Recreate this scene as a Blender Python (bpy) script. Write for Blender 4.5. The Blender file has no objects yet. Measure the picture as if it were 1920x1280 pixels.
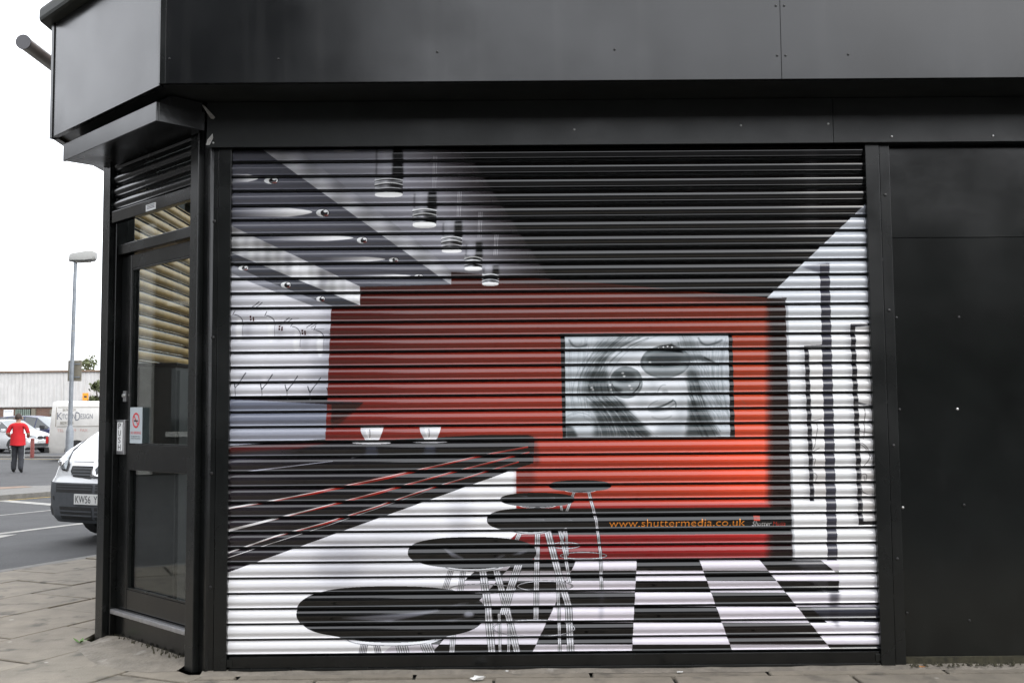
import bpy, bmesh, math, random
import numpy as np
from mathutils import Matrix, Vector

# ---------------------------------------------------------------- scene, camera, light
scene = bpy.context.scene
col = scene.collection
R = math.radians
random.seed(7)

cam_data = bpy.data.cameras.new("camera")
cam = bpy.data.objects.new("camera", cam_data)
col.objects.link(cam)
scene.camera = cam
cam_data.sensor_width = 36.0
cam_data.lens = 36.0 * 1950.0 / 1920.0
cam_data.clip_end = 1500.0
PIT, ROL, YAW = 0.06884, -0.00823, -0.00345
CAM = Vector((0.0, -5.2556, 1.2671))
_F = Vector((-math.sin(YAW) * math.cos(PIT), math.cos(YAW) * math.cos(PIT), math.sin(PIT)))
_R = Vector((math.cos(YAW), math.sin(YAW), 0.0))
_U = _R.cross(_F)
_R2 = _R * math.cos(ROL) + _U * math.sin(ROL)
_U2 = _U * math.cos(ROL) - _R * math.sin(ROL)
_m = Matrix((_R2, _U2, -_F)).transposed().to_4x4()
_m.translation = CAM
cam.matrix_world = _m

SUN_EL, SUN_AZ = 38.0, 0.62          # azimuth measured from -Y towards +X, radians
world = bpy.data.worlds.new("World")
scene.world = world
world.use_nodes = True
wn, wl = world.node_tree.nodes, world.node_tree.links
wn.clear()
sky = wn.new("ShaderNodeTexSky")
sky.sky_type = 'NISHITA'
sky.sun_disc = False
sky.sun_elevation = R(SUN_EL)
sky.sun_rotation = math.pi - SUN_AZ
sky.air_density = 1.0
sky.dust_density = 2.0
sky.ozone_density = 1.0
hs = wn.new("ShaderNodeHueSaturation")
hs.inputs['Saturation'].default_value = 0.22      # overcast: the cloud takes the blue out
bg = wn.new("ShaderNodeBackground")
bg.inputs['Strength'].default_value = 0.15
out = wn.new("ShaderNodeOutputWorld")
cloud = wn.new("ShaderNodeMix")                   # even white cloud sheet over the clear-sky model
cloud.data_type = 'RGBA'
cloud.inputs['Factor'].default_value = 0.8
cloud.inputs['B'].default_value = (9.5, 9.75, 10.3, 1)
wl.new(sky.outputs[0], hs.inputs['Color'])
wl.new(hs.outputs[0], cloud.inputs['A'])
wl.new(cloud.outputs['Result'], bg.inputs['Color'])
wl.new(bg.outputs[0], out.inputs['Surface'])

sun_dir = Vector((-math.sin(SUN_AZ) * math.cos(R(SUN_EL)), math.cos(SUN_AZ) * math.cos(R(SUN_EL)), -math.sin(R(SUN_EL))))
sd = bpy.data.lights.new("sun", 'SUN')
sd.energy = 0.5
sd.angle = R(25)
sd.color = (1.0, 0.96, 0.9)
so = bpy.data.objects.new("sun", sd)
so.rotation_euler = sun_dir.to_track_quat('-Z', 'Y').to_euler()
so.location = (6, -10, 12)
col.objects.link(so)

scene.view_settings.view_transform = 'Standard'
scene.view_settings.look = 'None'
scene.view_settings.exposure = 1.05
scene.view_settings.gamma = 1.0
scene.view_settings.use_curve_mapping = False
scene.cycles.max_bounces = 8
scene.cycles.glossy_bounces = 4
scene.cycles.transparent_max_bounces = 12
scene.cycles.caustics_reflective = False
scene.cycles.caustics_refractive = False
scene.cycles.use_denoising = True

# ---------------------------------------------------------------- helpers
def lin(c):
    return tuple(((v / 255.0) / 12.92 if v <= 10 else (((v / 255.0) + 0.055) / 1.055) ** 2.4) for v in c)

MATS = {}
def mat(name, color, rough=0.5, metal=0.0, noise=0.0, nscale=8.0, bump=0.0, bscale=60.0, spec=0.5,
        rvar=0.0, spots=None, emit=None, rand=0.0, stain=None, coat=0.0):
    """procedural paint / metal / stone: colour, uneven tone, uneven gloss, fine relief"""
    if name in MATS:
        return MATS[name]
    m = bpy.data.materials.new(name)
    m.use_nodes = True
    n, l = m.node_tree.nodes, m.node_tree.links
    b = n["Principled BSDF"]
    b.inputs['Base Color'].default_value = (*color, 1)
    b.inputs['Roughness'].default_value = rough
    b.inputs['Metallic'].default_value = metal
    b.inputs['Specular IOR Level'].default_value = spec
    if coat:
        b.inputs['Coat Weight'].default_value = coat
        b.inputs['Coat Roughness'].default_value = 0.06
    geo = n.new("ShaderNodeNewGeometry")
    src = None
    if noise or stain:
        t = n.new("ShaderNodeTexNoise")
        t.inputs['Scale'].default_value = nscale
        t.inputs['Detail'].default_value = 8
        t.inputs['Roughness'].default_value = 0.65
        l.new(geo.outputs['Position'], t.inputs['Vector'])
        mp = n.new("ShaderNodeMapRange")
        mp.inputs['From Min'].default_value = 0.3
        mp.inputs['From Max'].default_value = 0.7
        mp.inputs['To Min'].default_value = 1 - noise
        mp.inputs['To Max'].default_value = 1 + noise
        l.new(t.outputs['Fac'], mp.inputs['Value'])
        mul = n.new("ShaderNodeVectorMath")
        mul.operation = 'SCALE'
        mul.inputs[0].default_value = color
        l.new(mp.outputs[0], mul.inputs['Scale'])
        src = mul.outputs[0]
        if rand:
            oi = n.new("ShaderNodeObjectInfo")
            rp = n.new("ShaderNodeMapRange")
            rp.inputs['To Min'].default_value = 1 - rand
            rp.inputs['To Max'].default_value = 1 + rand
            l.new(oi.outputs['Random'], rp.inputs['Value'])
            m2 = n.new("ShaderNodeVectorMath")
            m2.operation = 'SCALE'
            l.new(src, m2.inputs[0])
            l.new(rp.outputs[0], m2.inputs['Scale'])
            src = m2.outputs[0]
        if stain:
            t2 = n.new("ShaderNodeTexNoise")
            t2.inputs['Scale'].default_value = stain[1]
            t2.inputs['Detail'].default_value = 6
            sc = n.new("ShaderNodeVectorMath")
            sc.operation = 'MULTIPLY'
            sc.inputs[1].default_value = stain[3] if len(stain) > 3 else (1, 1, 1)
            l.new(geo.outputs['Position'], sc.inputs[0])
            l.new(sc.outputs[0], t2.inputs['Vector'])
            cr = n.new("ShaderNodeMapRange")
            cr.inputs['From Min'].default_value = stain[2]
            cr.inputs['From Max'].default_value = stain[2] + 0.15
            l.new(t2.outputs['Fac'], cr.inputs['Value'])
            mx = n.new("ShaderNodeMix")
            mx.data_type = 'RGBA'
            l.new(cr.outputs[0], mx.inputs['Factor'])
            l.new(src, mx.inputs['A'])
            mx.inputs['B'].default_value = (*stain[0], 1)
            src = mx.outputs['Result']
        if spots:                                       # trodden gum and lichen dots
            vo = n.new("ShaderNodeTexVoronoi")
            vo.inputs['Scale'].default_value = spots[1]
            l.new(geo.outputs['Position'], vo.inputs['Vector'])
            vr = n.new("ShaderNodeMapRange")
            vr.inputs['From Min'].default_value = spots[2]
            vr.inputs['From Max'].default_value = spots[2] * 0.7
            l.new(vo.outputs['Distance'], vr.inputs['Value'])
            mv = n.new("ShaderNodeMix")
            mv.data_type = 'RGBA'
            l.new(vr.outputs[0], mv.inputs['Factor'])
            l.new(src, mv.inputs['A'])
            mv.inputs['B'].default_value = (*spots[0], 1)
            src = mv.outputs['Result']
        l.new(src, b.inputs['Base Color'])
    if rvar:
        t3 = n.new("ShaderNodeTexNoise")
        t3.inputs['Scale'].default_value = 3.0
        t3.inputs['Detail'].default_value = 6
        l.new(geo.outputs['Position'], t3.inputs['Vector'])
        r3 = n.new("ShaderNodeMapRange")
        r3.inputs['From Min'].default_value = 0.3
        r3.inputs['From Max'].default_value = 0.7
        r3.inputs['To Min'].default_value = max(0.02, rough - rvar)
        r3.inputs['To Max'].default_value = rough + rvar
        l.new(t3.outputs['Fac'], r3.inputs['Value'])
        l.new(r3.outputs[0], b.inputs['Roughness'])
    if bump:
        t4 = n.new("ShaderNodeTexNoise")
        t4.inputs['Scale'].default_value = bscale
        t4.inputs['Detail'].default_value = 4
        l.new(geo.outputs['Position'], t4.inputs['Vector'])
        bp = n.new("ShaderNodeBump")
        bp.inputs['Strength'].default_value = 1.0
        bp.inputs['Distance'].default_value = bump
        l.new(t4.outputs['Fac'], bp.inputs['Height'])
        l.new(bp.outputs[0], b.inputs['Normal'])
    if emit:
        b.inputs['Emission Color'].default_value = (*emit[0], 1)
        b.inputs['Emission Strength'].default_value = emit[1]
    MATS[name] = m
    return m

def glass_mat(name, tint=(0.9, 0.93, 0.92), rough=0.01, ior=1.5, extra=0.0):
    m = bpy.data.materials.new(name)
    m.use_nodes = True
    n, l = m.node_tree.nodes, m.node_tree.links
    n.remove(n["Principled BSDF"])
    o = n["Material Output"]
    tr = n.new("ShaderNodeBsdfTransparent")
    tr.inputs[0].default_value = (*tint, 1)
    gl = n.new("ShaderNodeBsdfGlossy")
    gl.inputs['Roughness'].default_value = rough
    fr = n.new("ShaderNodeFresnel")
    gg = n.new("ShaderNodeNewGeometry")               # a thin pane reflects alike from both faces
    iv = n.new("ShaderNodeMapRange")
    iv.inputs['To Min'].default_value = ior
    iv.inputs['To Max'].default_value = 1.0 / ior
    l.new(gg.outputs['Backfacing'], iv.inputs['Value'])
    l.new(iv.outputs[0], fr.inputs['IOR'])
    ad = n.new("ShaderNodeMath")
    ad.operation = 'ADD'
    ad.use_clamp = True
    ad.inputs[1].default_value = extra
    l.new(fr.outputs[0], ad.inputs[0])
    mx = n.new("ShaderNodeMixShader")
    l.new(ad.outputs[0], mx.inputs[0])
    l.new(tr.outputs[0], mx.inputs[1])
    l.new(gl.outputs[0], mx.inputs[2])
    l.new(mx.outputs[0], o.inputs['Surface'])
    MATS[name] = m
    return m

class MB:
    """collects shapes for ONE mesh object"""
    def __init__(self):
        self.v, self.f, self.m = [], [], []
    def add(self, vs, fs, mi=0):
        o = len(self.v)
        self.v += [tuple(p) for p in vs]
        for f in fs:
            self.f.append(tuple(i + o for i in f))
            self.m.append(mi)
        return self
    def box(self, x0, x1, y0, y1, z0, z1, mi=0):
        vs = [(x0, y0, z0), (x1, y0, z0), (x1, y1, z0), (x0, y1, z0), (x0, y0, z1), (x1, y0, z1), (x1, y1, z1), (x0, y1, z1)]
        return self.add(vs, [(0, 3, 2, 1), (4, 5, 6, 7), (0, 1, 5, 4), (1, 2, 6, 5), (2, 3, 7, 6), (3, 0, 4, 7)], mi)
    def prism(self, poly, z0, z1, mi=0):
        n = len(poly)
        a = sum(poly[i][0] * poly[(i + 1) % n][1] - poly[(i + 1) % n][0] * poly[i][1] for i in range(n))
        if a < 0:
            poly = poly[::-1]
        vs = [(x, y, z0) for x, y in poly] + [(x, y, z1) for x, y in poly]
        fs = [tuple(range(n - 1, -1, -1)), tuple(range(n, 2 * n))]
        fs += [(i, (i + 1) % n, n + (i + 1) % n, n + i) for i in range(n)]
        return self.add(vs, fs, mi)
    def tube(self, path, rad, n=10, mi=0, caps=True):
        path = [Vector(p) for p in path]
        if not isinstance(rad, (list, tuple)):
            rad = [rad] * len(path)
        vs, fs = [], []
        up = Vector((0, 0, 1))
        for i, p in enumerate(path):
            d = (path[min(i + 1, len(path) - 1)] - path[max(i - 1, 0)]).normalized()
            a = d.cross(up)
            if a.length < 1e-3:
                a = d.cross(Vector((0, 1, 0)))
            a.normalize()
            b = d.cross(a).normalized()
            for k in range(n):
                t = 2 * math.pi * k / n
                vs.append(p + a * (math.cos(t) * rad[i]) + b * (math.sin(t) * rad[i]))
        for i in range(len(path) - 1):
            for k in range(n):
                k2 = (k + 1) % n
                fs.append((i * n + k, (i + 1) * n + k, (i + 1) * n + k2, i * n + k2))
        if caps:
            fs.append(tuple(range(n)))
            fs.append(tuple((len(path) - 1) * n + k for k in range(n - 1, -1, -1)))
        return self.add(vs, fs, mi)
    def build(self, name, mats, parent=None, loc=None, rot=None, bevel=0.0, smooth=False, segs=2):
        me = bpy.data.meshes.new(name)
        me.from_pydata(self.v, [], self.f)
        if not isinstance(mats, (list, tuple)):
            mats = [mats]
        for m in mats:
            me.materials.append(m)
        me.polygons.foreach_set('material_index', self.m)
        bm = bmesh.new()
        bm.from_mesh(me)
        bmesh.ops.recalc_face_normals(bm, faces=bm.faces)
        bmesh.ops.delete(bm, geom=[v for v in bm.verts if not v.link_faces], context='VERTS')
        if bevel:
            es = [e for e in bm.edges if e.is_manifold and e.calc_face_angle(0) > 0.6]
            bmesh.ops.bevel(bm, geom=es, offset=bevel, segments=segs, affect='EDGES', profile=0.6)
        bm.to_mesh(me)
        bm.free()
        if smooth:
            me.polygons.foreach_set('use_smooth', [True] * len(me.polygons))
            try:
                me.set_sharp_from_angle(angle=R(40))
            except Exception:
                pass
        me.update()
        return link(name, me, parent, loc, rot)

def link(name, me, parent=None, loc=None, rot=None):
    o = bpy.data.objects.new(name, me)
    col.objects.link(o)
    if loc is not None:
        o.location = loc
    if rot is not None:
        o.rotation_euler = rot
    if parent is not None:
        o.parent = parent
    return o

def tag(o, label=None, cat=None, group=None, kind=None):
    if label: o['label'] = label
    if cat: o['category'] = cat
    if group: o['group'] = group
    if kind: o['kind'] = kind
    return o

def thing(name, label, cat, loc=(0, 0, 0), rotz=0.0, group=None):
    o = link(name, None, None, loc, (0, 0, rotz))
    return tag(o, label, cat, group)

def text_geo(body, size, spacing=1.0, align='LEFT', shear=0.0):
    cu = bpy.data.curves.new("lettering", 'FONT')
    cu.body = body
    cu.size = size
    cu.space_character = spacing
    cu.align_x = align
    cu.shear = shear
    cu.resolution_u = 3
    o = bpy.data.objects.new("lettering", cu)
    col.objects.link(o)
    bpy.context.view_layer.update()
    me = o.to_mesh()
    me.calc_loop_triangles()
    vs = [tuple(v.co) for v in me.vertices]
    fs = [tuple(t.vertices) for t in me.loop_triangles]
    o.to_mesh_clear()
    bpy.data.objects.remove(o)
    bpy.data.curves.remove(cu)
    return vs, fs

def lettering(name, body, size, m, parent, origin, xdir, ydir, width=None, **kw):
    """flat raised letters: origin = start of baseline, xdir along, ydir up"""
    vs, fs = text_geo(body, size, **kw)
    X, Y = Vector(xdir).normalized(), Vector(ydir).normalized()
    if width:
        xs = [v[0] for v in vs]
        k = width / max(1e-6, max(xs) - min(xs))
        vs = [((v[0] - min(xs)) * k, v[1], 0) for v in vs]
    O = Vector(origin)
    b = MB().add([O + X * v[0] + Y * v[1] for v in vs], fs)
    me = bpy.data.meshes.new(name)
    me.from_pydata(b.v, [], b.f)
    me.materials.append(m)
    me.update()
    return link(name, me, parent)

# ---------------------------------------------------------------- materials
M = {}
M['black'] = mat('black_gloss_paint', (0.0035, 0.004, 0.004), 0.22, spec=0.5, noise=0.35, nscale=14, rvar=0.1, bump=0.0006, bscale=25)
M['rail'] = mat('black_rail_paint', (0.0042, 0.005, 0.0048), 0.28, spec=0.5, noise=0.3, nscale=20, rvar=0.08, stain=((0.014, 0.015, 0.014), 30, 0.68))
M['panel'] = mat('black_sheet_paint', (0.0026, 0.0036, 0.0032), 0.22, spec=0.5, noise=0.4, nscale=5, rvar=0.04, bump=0.0005, bscale=9,
                 stain=((0.0046, 0.0056, 0.0052), 9, 0.58, (1, 1, 0.5)))
M['fascia'] = mat('fascia_paint', (0.005, 0.0056, 0.0062), 0.2, spec=0.6, noise=0.25, nscale=4, rvar=0.05, bump=0.0008, bscale=2.0,
                  stain=((0.0105, 0.011, 0.0115), 3, 0.54, (4, 4, 0.25)))
M['fascia_lit'] = mat('fascia_paint_lit', (0.009, 0.0095, 0.010), 0.22, spec=0.58, noise=0.25, nscale=4, rvar=0.05, bump=0.0008, bscale=2.0,
                        stain=((0.004, 0.004, 0.004), 9, 0.6, (5, 5, 0.6)))  # lighter copy of the fascia paint, sky sheen put into the colour
M['lintel'] = mat('lintel_paint', (0.0095, 0.0112, 0.0105), 0.36, noise=0.35, nscale=7, rvar=0.08, bump=0.0006, bscale=18)
M['cornice'] = mat('cornice_dark', (0.02, 0.024, 0.02), 0.6, noise=0.3)
M['steel'] = mat('zinc_screw', (0.55, 0.55, 0.54), 0.35, metal=0.9, noise=0.2, nscale=60)
M['darkscrew'] = mat('painted_screw', (0.012, 0.012, 0.012), 0.4)
M['alu'] = mat('brushed_aluminium', (0.4, 0.4, 0.41), 0.38, metal=0.85, noise=0.15, nscale=40)
M['white'] = mat('white_plastic', (0.75, 0.76, 0.76), 0.4, noise=0.05, nscale=30)
M['hinge'] = mat('lit_hinge_metal', (0.035, 0.038, 0.04), 0.4, metal=0.2, noise=0.4, nscale=30)  # lighter grey painted in for the light caught along the hinge roll
M['tape'] = mat('torn_white_tape', (0.5, 0.5, 0.48), 0.6, noise=0.3, nscale=60)
M['ink'] = mat('black_ink', (0.02, 0.02, 0.022), 0.5)
M['inkblue'] = mat('grey_ink', (0.13, 0.14, 0.16), 0.5)
M['redink'] = mat('red_ink', (0.6, 0.02, 0.025), 0.5)
M['glass'] = glass_mat('door_glass', (0.86, 0.9, 0.88))
M['dark_room'] = mat('dark_interior', (0.025, 0.025, 0.024), 0.8, noise=0.3)
M['tan'] = mat('cream_slat_backs', (0.36, 0.235, 0.085), 0.5, noise=0.25, nscale=9)
M['slab'] = mat('concrete_slab', (0.178, 0.156, 0.124), 0.85, noise=0.2, nscale=5, bump=0.003, bscale=90, rand=0.1,
                stain=((0.085, 0.076, 0.062), 6.0, 0.56), spots=((0.3, 0.28, 0.25), 3.2, 0.055))
M['grout'] = mat('joint_dirt', (0.03, 0.03, 0.022), 0.95, noise=0.4, nscale=30, stain=((0.04, 0.06, 0.02), 5, 0.58))
M['kerb'] = mat('kerb_stone', (0.14, 0.135, 0.125), 0.85, noise=0.25, nscale=10, bump=0.003, bscale=60)
M['asphalt'] = mat('asphalt', (0.046, 0.046, 0.047), 0.85, noise=0.3, nscale=1.2, bump=0.006, bscale=110, stain=((0.075, 0.075, 0.073), 60, 0.56))
M['roadpaint'] = mat('worn_white_road_paint', (0.27, 0.262, 0.24), 0.8, noise=0.3, nscale=8, stain=((0.12, 0.12, 0.12), 18, 0.58))
M['yellow'] = mat('worn_yellow_road_paint', (0.42, 0.29, 0.06), 0.8, noise=0.3, nscale=8, stain=((0.12, 0.1, 0.07), 18, 0.6))
M['brown'] = mat('buff_paving', (0.2, 0.14, 0.1), 0.9, noise=0.3, nscale=6)
M['threshold'] = mat('rough_concrete', (0.16, 0.142, 0.117), 0.9, noise=0.3, nscale=9, bump=0.012, bscale=35, stain=((0.3, 0.28, 0.25), 7, 0.64))
M['vanwhite'] = mat('white_van_paint', (0.52, 0.53, 0.54), 0.25, noise=0.04, nscale=3, coat=0.6)
M['vandirty'] = mat('dirty_white_paint', (0.5, 0.49, 0.47), 0.35, noise=0.1, nscale=3)
M['silver'] = mat('silver_car_paint', (0.52, 0.53, 0.54), 0.28, metal=0.35, noise=0.05, coat=0.6)
M['blue'] = mat('dark_blue_car_paint', (0.016, 0.022, 0.075), 0.3, noise=0.1, coat=0.2)
M['bumper'] = mat('grey_bumper_plastic', (0.055, 0.06, 0.066), 0.5, noise=0.15, nscale=20, bump=0.0006, bscale=200)
M['blackplastic'] = mat('black_plastic', (0.012, 0.012, 0.012), 0.5, noise=0.2)
M['tyre'] = mat('tyre_rubber', (0.018, 0.018, 0.018), 0.75, noise=0.3, nscale=20)
M['carglass'] = mat('car_window_glass', (0.03, 0.035, 0.035), 0.04, spec=0.9)
M['screen'] = mat('windscreen_glass', (0.16, 0.18, 0.18), 0.05, spec=0.9)
M['lens'] = mat('headlamp_lens', (0.22, 0.24, 0.25), 0.1, metal=0.4, noise=0.6, nscale=22, coat=0.8)
M['chrome'] = mat('chrome', (0.7, 0.7, 0.71), 0.12, metal=1.0)
M['plate'] = mat('number_plate_white', (0.62, 0.62, 0.6), 0.5)
M['tail'] = mat('red_tail_lens', (0.4, 0.02, 0.02), 0.2)
M['pole'] = mat('galvanised_pole', (0.22, 0.24, 0.26), 0.5, metal=0.3, noise=0.2)
M['lantern'] = mat('lantern_housing', (0.28, 0.28, 0.265), 0.5)
M['lanternbowl'] = mat('lantern_bowl', (0.6, 0.58, 0.52), 0.3)
M['signback'] = mat('sign_back_grey', (0.17, 0.155, 0.12), 0.6, noise=0.15)
M['cladding'] = mat('white_cladding', (0.5, 0.49, 0.475), 0.6, noise=0.1, nscale=1.5, stain=((0.4, 0.38, 0.36), 2.2, 0.58, (3, 3, 0.25)))
M['brickfar'] = None
M['fence'] = mat('grey_green_slats', (0.16, 0.2, 0.17), 0.6, noise=0.2)
M['orange'] = mat('orange_sign', (0.75, 0.3, 0.02), 0.5)
M['bollard'] = mat('red_bollard_paint', (0.2, 0.05, 0.042), 0.6, noise=0.2)
M['leaf'] = mat('foliage', (0.09, 0.105, 0.045), 0.7, noise=0.5, nscale=3)
M['bark'] = mat('bark', (0.09, 0.07, 0.05), 0.9, noise=0.3)
M['weed'] = mat('weed_leaf', (0.08, 0.17, 0.03), 0.6)
M['moss'] = mat('moss_dirt', (0.035, 0.032, 0.018), 0.95, noise=0.6, nscale=40)
M['paper'] = mat('paper_litter', (0.62, 0.62, 0.6), 0.8, noise=0.2, nscale=50)
M['leaflitter'] = mat('dead_leaf', (0.4, 0.17, 0.05), 0.8)
M['skin'] = mat('skin', (0.42, 0.24, 0.17), 0.6)
M['shirt'] = mat('red_shirt', (0.5, 0.012, 0.018), 0.85, noise=0.12, nscale=6)
M['trouser'] = mat('dark_grey_trousers', (0.028, 0.03, 0.036), 0.9, noise=0.3, nscale=9)
M['shoe'] = mat('dark_shoe', (0.03, 0.03, 0.03), 0.7)
M['stripe'] = mat('pale_trouser_stripe', (0.35, 0.37, 0.36), 0.9)
M['hair'] = mat('dark_brown_hair', (0.035, 0.02, 0.014), 0.7, noise=0.4, nscale=40)
M['opp'] = mat('opposite_brick', (0.045, 0.036, 0.032), 0.85, noise=0.3, nscale=1)
M['oppdark'] = mat('opposite_dark_render', (0.03, 0.03, 0.03), 0.85, noise=0.3, nscale=1)
M['pilaster'] = mat('pale_pilaster', (0.5, 0.49, 0.46), 0.8, noise=0.15)

def brick_mat(name, c1, c2, mortar, scale=1.0):
    m = bpy.data.materials.new(name)
    m.use_nodes = True
    n, l = m.node_tree.nodes, m.node_tree.links
    b = n["Principled BSDF"]
    b.inputs['Roughness'].default_value = 0.9
    g = n.new("ShaderNodeNewGeometry")
    sp = n.new("ShaderNodeSeparateXYZ")
    cb = n.new("ShaderNodeCombineXYZ")
    l.new(g.outputs['Position'], sp.inputs[0])
    l.new(sp.outputs[0], cb.inputs[0])
    l.new(sp.outputs[2], cb.inputs[1])
    t = n.new("ShaderNodeTexBrick")
    t.inputs['Color1'].default_value = (*c1, 1)
    t.inputs['Color2'].default_value = (*c2, 1)
    t.inputs['Mortar'].default_value = (*mortar, 1)
    t.inputs['Scale'].default_value = scale
    t.inputs['Brick Width'].default_value = 0.225
    t.inputs['Row Height'].default_value = 0.075
    t.inputs['Mortar Size'].default_value = 0.008
    l.new(cb.outputs[0], t.inputs['Vector'])
    l.new(t.outputs['Color'], b.inputs['Base Color'])
    return m
M['brickfar'] = brick_mat('brown_brick', (0.15, 0.075, 0.05), (0.11, 0.06, 0.045), (0.2, 0.17, 0.14))
# ---------------------------------------------------------------- the printed picture on the roller shutter
# Drawn shape by shape into a float canvas, then laid flat onto the curtain in metres (X along, Z up).
S = 2.0
CX0, CY0, CX1, CY1 = 415, 265, 1660, 1240
CW, CH = int((CX1 - CX0) * S), int((CY1 - CY0) * S)
canvas = np.zeros((CH, CW, 3), np.float32)
rng = np.random.default_rng(3)

def _grid(x0, y0, x1, y1):
    i0, i1 = max(0, int((x0 - CX0) * S)), min(CW, int(math.ceil((x1 - CX0) * S)))
    j0, j1 = max(0, int((y0 - CY0) * S)), min(CH, int(math.ceil((y1 - CY0) * S)))
    if i1 <= i0 or j1 <= j0:
        return None
    xs = (np.arange(i0, i1) + 0.5) / S + CX0
    ys = (np.arange(j0, j1) + 0.5) / S + CY0
    X, Y = np.meshgrid(xs, ys)
    return i0, i1, j0, j1, X, Y

def _blur(m, r):
    k = max(1, int(r * S))
    for _ in range(2):
        for ax in (0, 1):
            p = [(0, 0), (0, 0)]
            p[ax] = (k + 1, k)
            c = np.cumsum(np.pad(m, p, mode='edge'), axis=ax)
            m = (c[2 * k + 1:] - c[:-2 * k - 1]) / (2 * k + 1) if ax == 0 else (c[:, 2 * k + 1:] - c[:, :-2 * k - 1]) / (2 * k + 1)
    return m

def _put(g, mask, color, alpha):
    i0, i1, j0, j1, X, Y = g
    c = color(X, Y) if callable(color) else np.array(color, np.float32)
    a = (mask * alpha)[..., None].astype(np.float32)
    canvas[j0:j1, i0:i1] = canvas[j0:j1, i0:i1] * (1 - a) + (np.asarray(c, np.float32) / 255.0) * a

def _inside(pts, X, Y):
    ins = np.zeros(X.shape, bool)
    n = len(pts)
    for i in range(n):
        x1, y1 = pts[i]
        x2, y2 = pts[(i + 1) % n]
        if y1 == y2:
            continue
        c = ((y1 > Y) != (y2 > Y)) & (X < (x2 - x1) * (Y - y1) / (y2 - y1) + x1)
        ins ^= c
    return ins

def poly(pts, color, alpha=1.0, blur=0.0):
    p = blur * 2.5 + 1
    g = _grid(min(q[0] for q in pts) - p, min(q[1] for q in pts) - p, max(q[0] for q in pts) + p, max(q[1] for q in pts) + p)
    if g is None: return
    m = _inside(pts, g[4], g[5]).astype(np.float32)
    _put(g, _blur(m, blur) if blur else m, color, alpha)

def ell(cx, cy, rx, ry, color, alpha=1.0, blur=0.0, rot=0.0, pw=2.0, ring=None, arc=None):
    p = blur * 2.5 + max(rx, ry) + 2
    g = _grid(cx - p, cy - p, cx + p, cy + p)
    if g is None: return
    X, Y = g[4] - cx, g[5] - cy
    c, s = math.cos(rot), math.sin(rot)
    U, V = X * c + Y * s, -X * s + Y * c
    d = (np.abs(U / rx) ** pw + np.abs(V / ry) ** pw)
    m = d <= 1
    if ring:
        d2 = (np.abs(U / max(0.1, rx - ring)) ** pw + np.abs(V / max(0.1, ry - ring * 0.8)) ** pw)
        m &= d2 > 1
    if arc == 'top': m &= V < 0
    if arc == 'bot': m &= V > 0
    m = m.astype(np.float32)
    _put(g, _blur(m, blur) if blur else m, color, alpha)

def stroke(pts, w, color, alpha=1.0, blur=0.0):
    if not isinstance(w, (list, tuple)):
        w = [w] * len(pts)
    p = max(w) + blur * 2.5 + 1
    g = _grid(min(q[0] for q in pts) - p, min(q[1] for q in pts) - p, max(q[0] for q in pts) + p, max(q[1] for q in pts) + p)
    if g is None: return
    X, Y = g[4], g[5]
    m = np.zeros(X.shape, np.float32)
    for i in range(len(pts) - 1):
        (x1, y1), (x2, y2) = pts[i], pts[i + 1]
        L = (x2 - x1) ** 2 + (y2 - y1) ** 2 + 1e-9
        t = np.clip(((X - x1) * (x2 - x1) + (Y - y1) * (y2 - y1)) / L, 0, 1)
        d = np.hypot(X - x1 - t * (x2 - x1), Y - y1 - t * (y2 - y1))
        ww = (w[i] + (w[i + 1] - w[i]) * t) / 2
        m = np.maximum(m, np.clip((ww - d) * S + 0.5, 0, 1))
    _put(g, _blur(m, blur) if blur else m, color, alpha)

def bez(p0, p1, p2, n=14):
    return [((1 - t) ** 2 * p0[0] + 2 * t * (1 - t) * p1[0] + t * t * p2[0], (1 - t) ** 2 * p0[1] + 2 * t * (1 - t) * p1[1] + t * t * p2[1]) for t in np.linspace(0, 1, n)]

def ramp(v, stops):
    xs = [s[0] for s in stops]
    return np.stack([np.interp(v, xs, [s[1][k] for s in stops]) for k in range(3)], -1)

def hgrad(stops):
    return lambda X, Y: ramp(X, stops)

def vgrad(stops):
    return lambda X, Y: ramp(Y, stops)

def text_px(body, x0, base_l, x1, base_r, height, color, shear=0.0, spacing=1.0):
    vs, fs = text_geo(body, 1.0, spacing=spacing, shear=shear)
    vx = [v[0] for v in vs]
    k = (x1 - x0) / (max(vx) - min(vx))
    mx = min(vx)
    kh = height / 0.7
    P = [(x0 + (v[0] - mx) * k, base_l + (base_r - base_l) * ((v[0] - mx) * k) / (x1 - x0) - v[1] * kh) for v in vs]
    for f in fs:
        poly([P[i] for i in f], color)

K = (13, 12, 13)
# --- ceiling
poly([(CX0, CY0), (CX1, CY0), (CX1, 700), (CX0, 700)], (11, 10, 10))
poly([(1230, 265), (1660, 265), (1622, 383), (1437, 558), (1330, 540)], (22, 20, 20), 0.35, blur=20)
poly([(1510, 265), (1534, 265), (1534, 430), (1510, 430)], (52, 50, 52), 0.5, blur=3)
def ceil_col(X, Y):
    bx = 877 + (Y - 286) * (1018.6 - 877) / (504 - 286.)
    d = bx - X
    c = ramp(d, [(0, (38, 34, 36)), (30, (62, 58, 62)), (95, (132, 130, 138)), (150, (158, 158, 168)), (260, (140, 141, 150)), (420, (112, 113, 123))])
    return c
poly([(CX0, CY0), (863, CY0), (1019, 505), (1035, 528), (846, 536), (675, 542), (CX0, 545)], ceil_col)
# darker zone with downlights, left of the first beam
poly([(CX0, CY0), (470, CY0), (501, 287), (819, 515), (846, 534), (846, 540), (675, 540), (437, 425), (CX0, 415)],
     lambda X, Y: ramp(X - (Y - 287) * 1.4, [(420, (92, 93, 103)), (500, (80, 81, 90))]))
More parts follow.
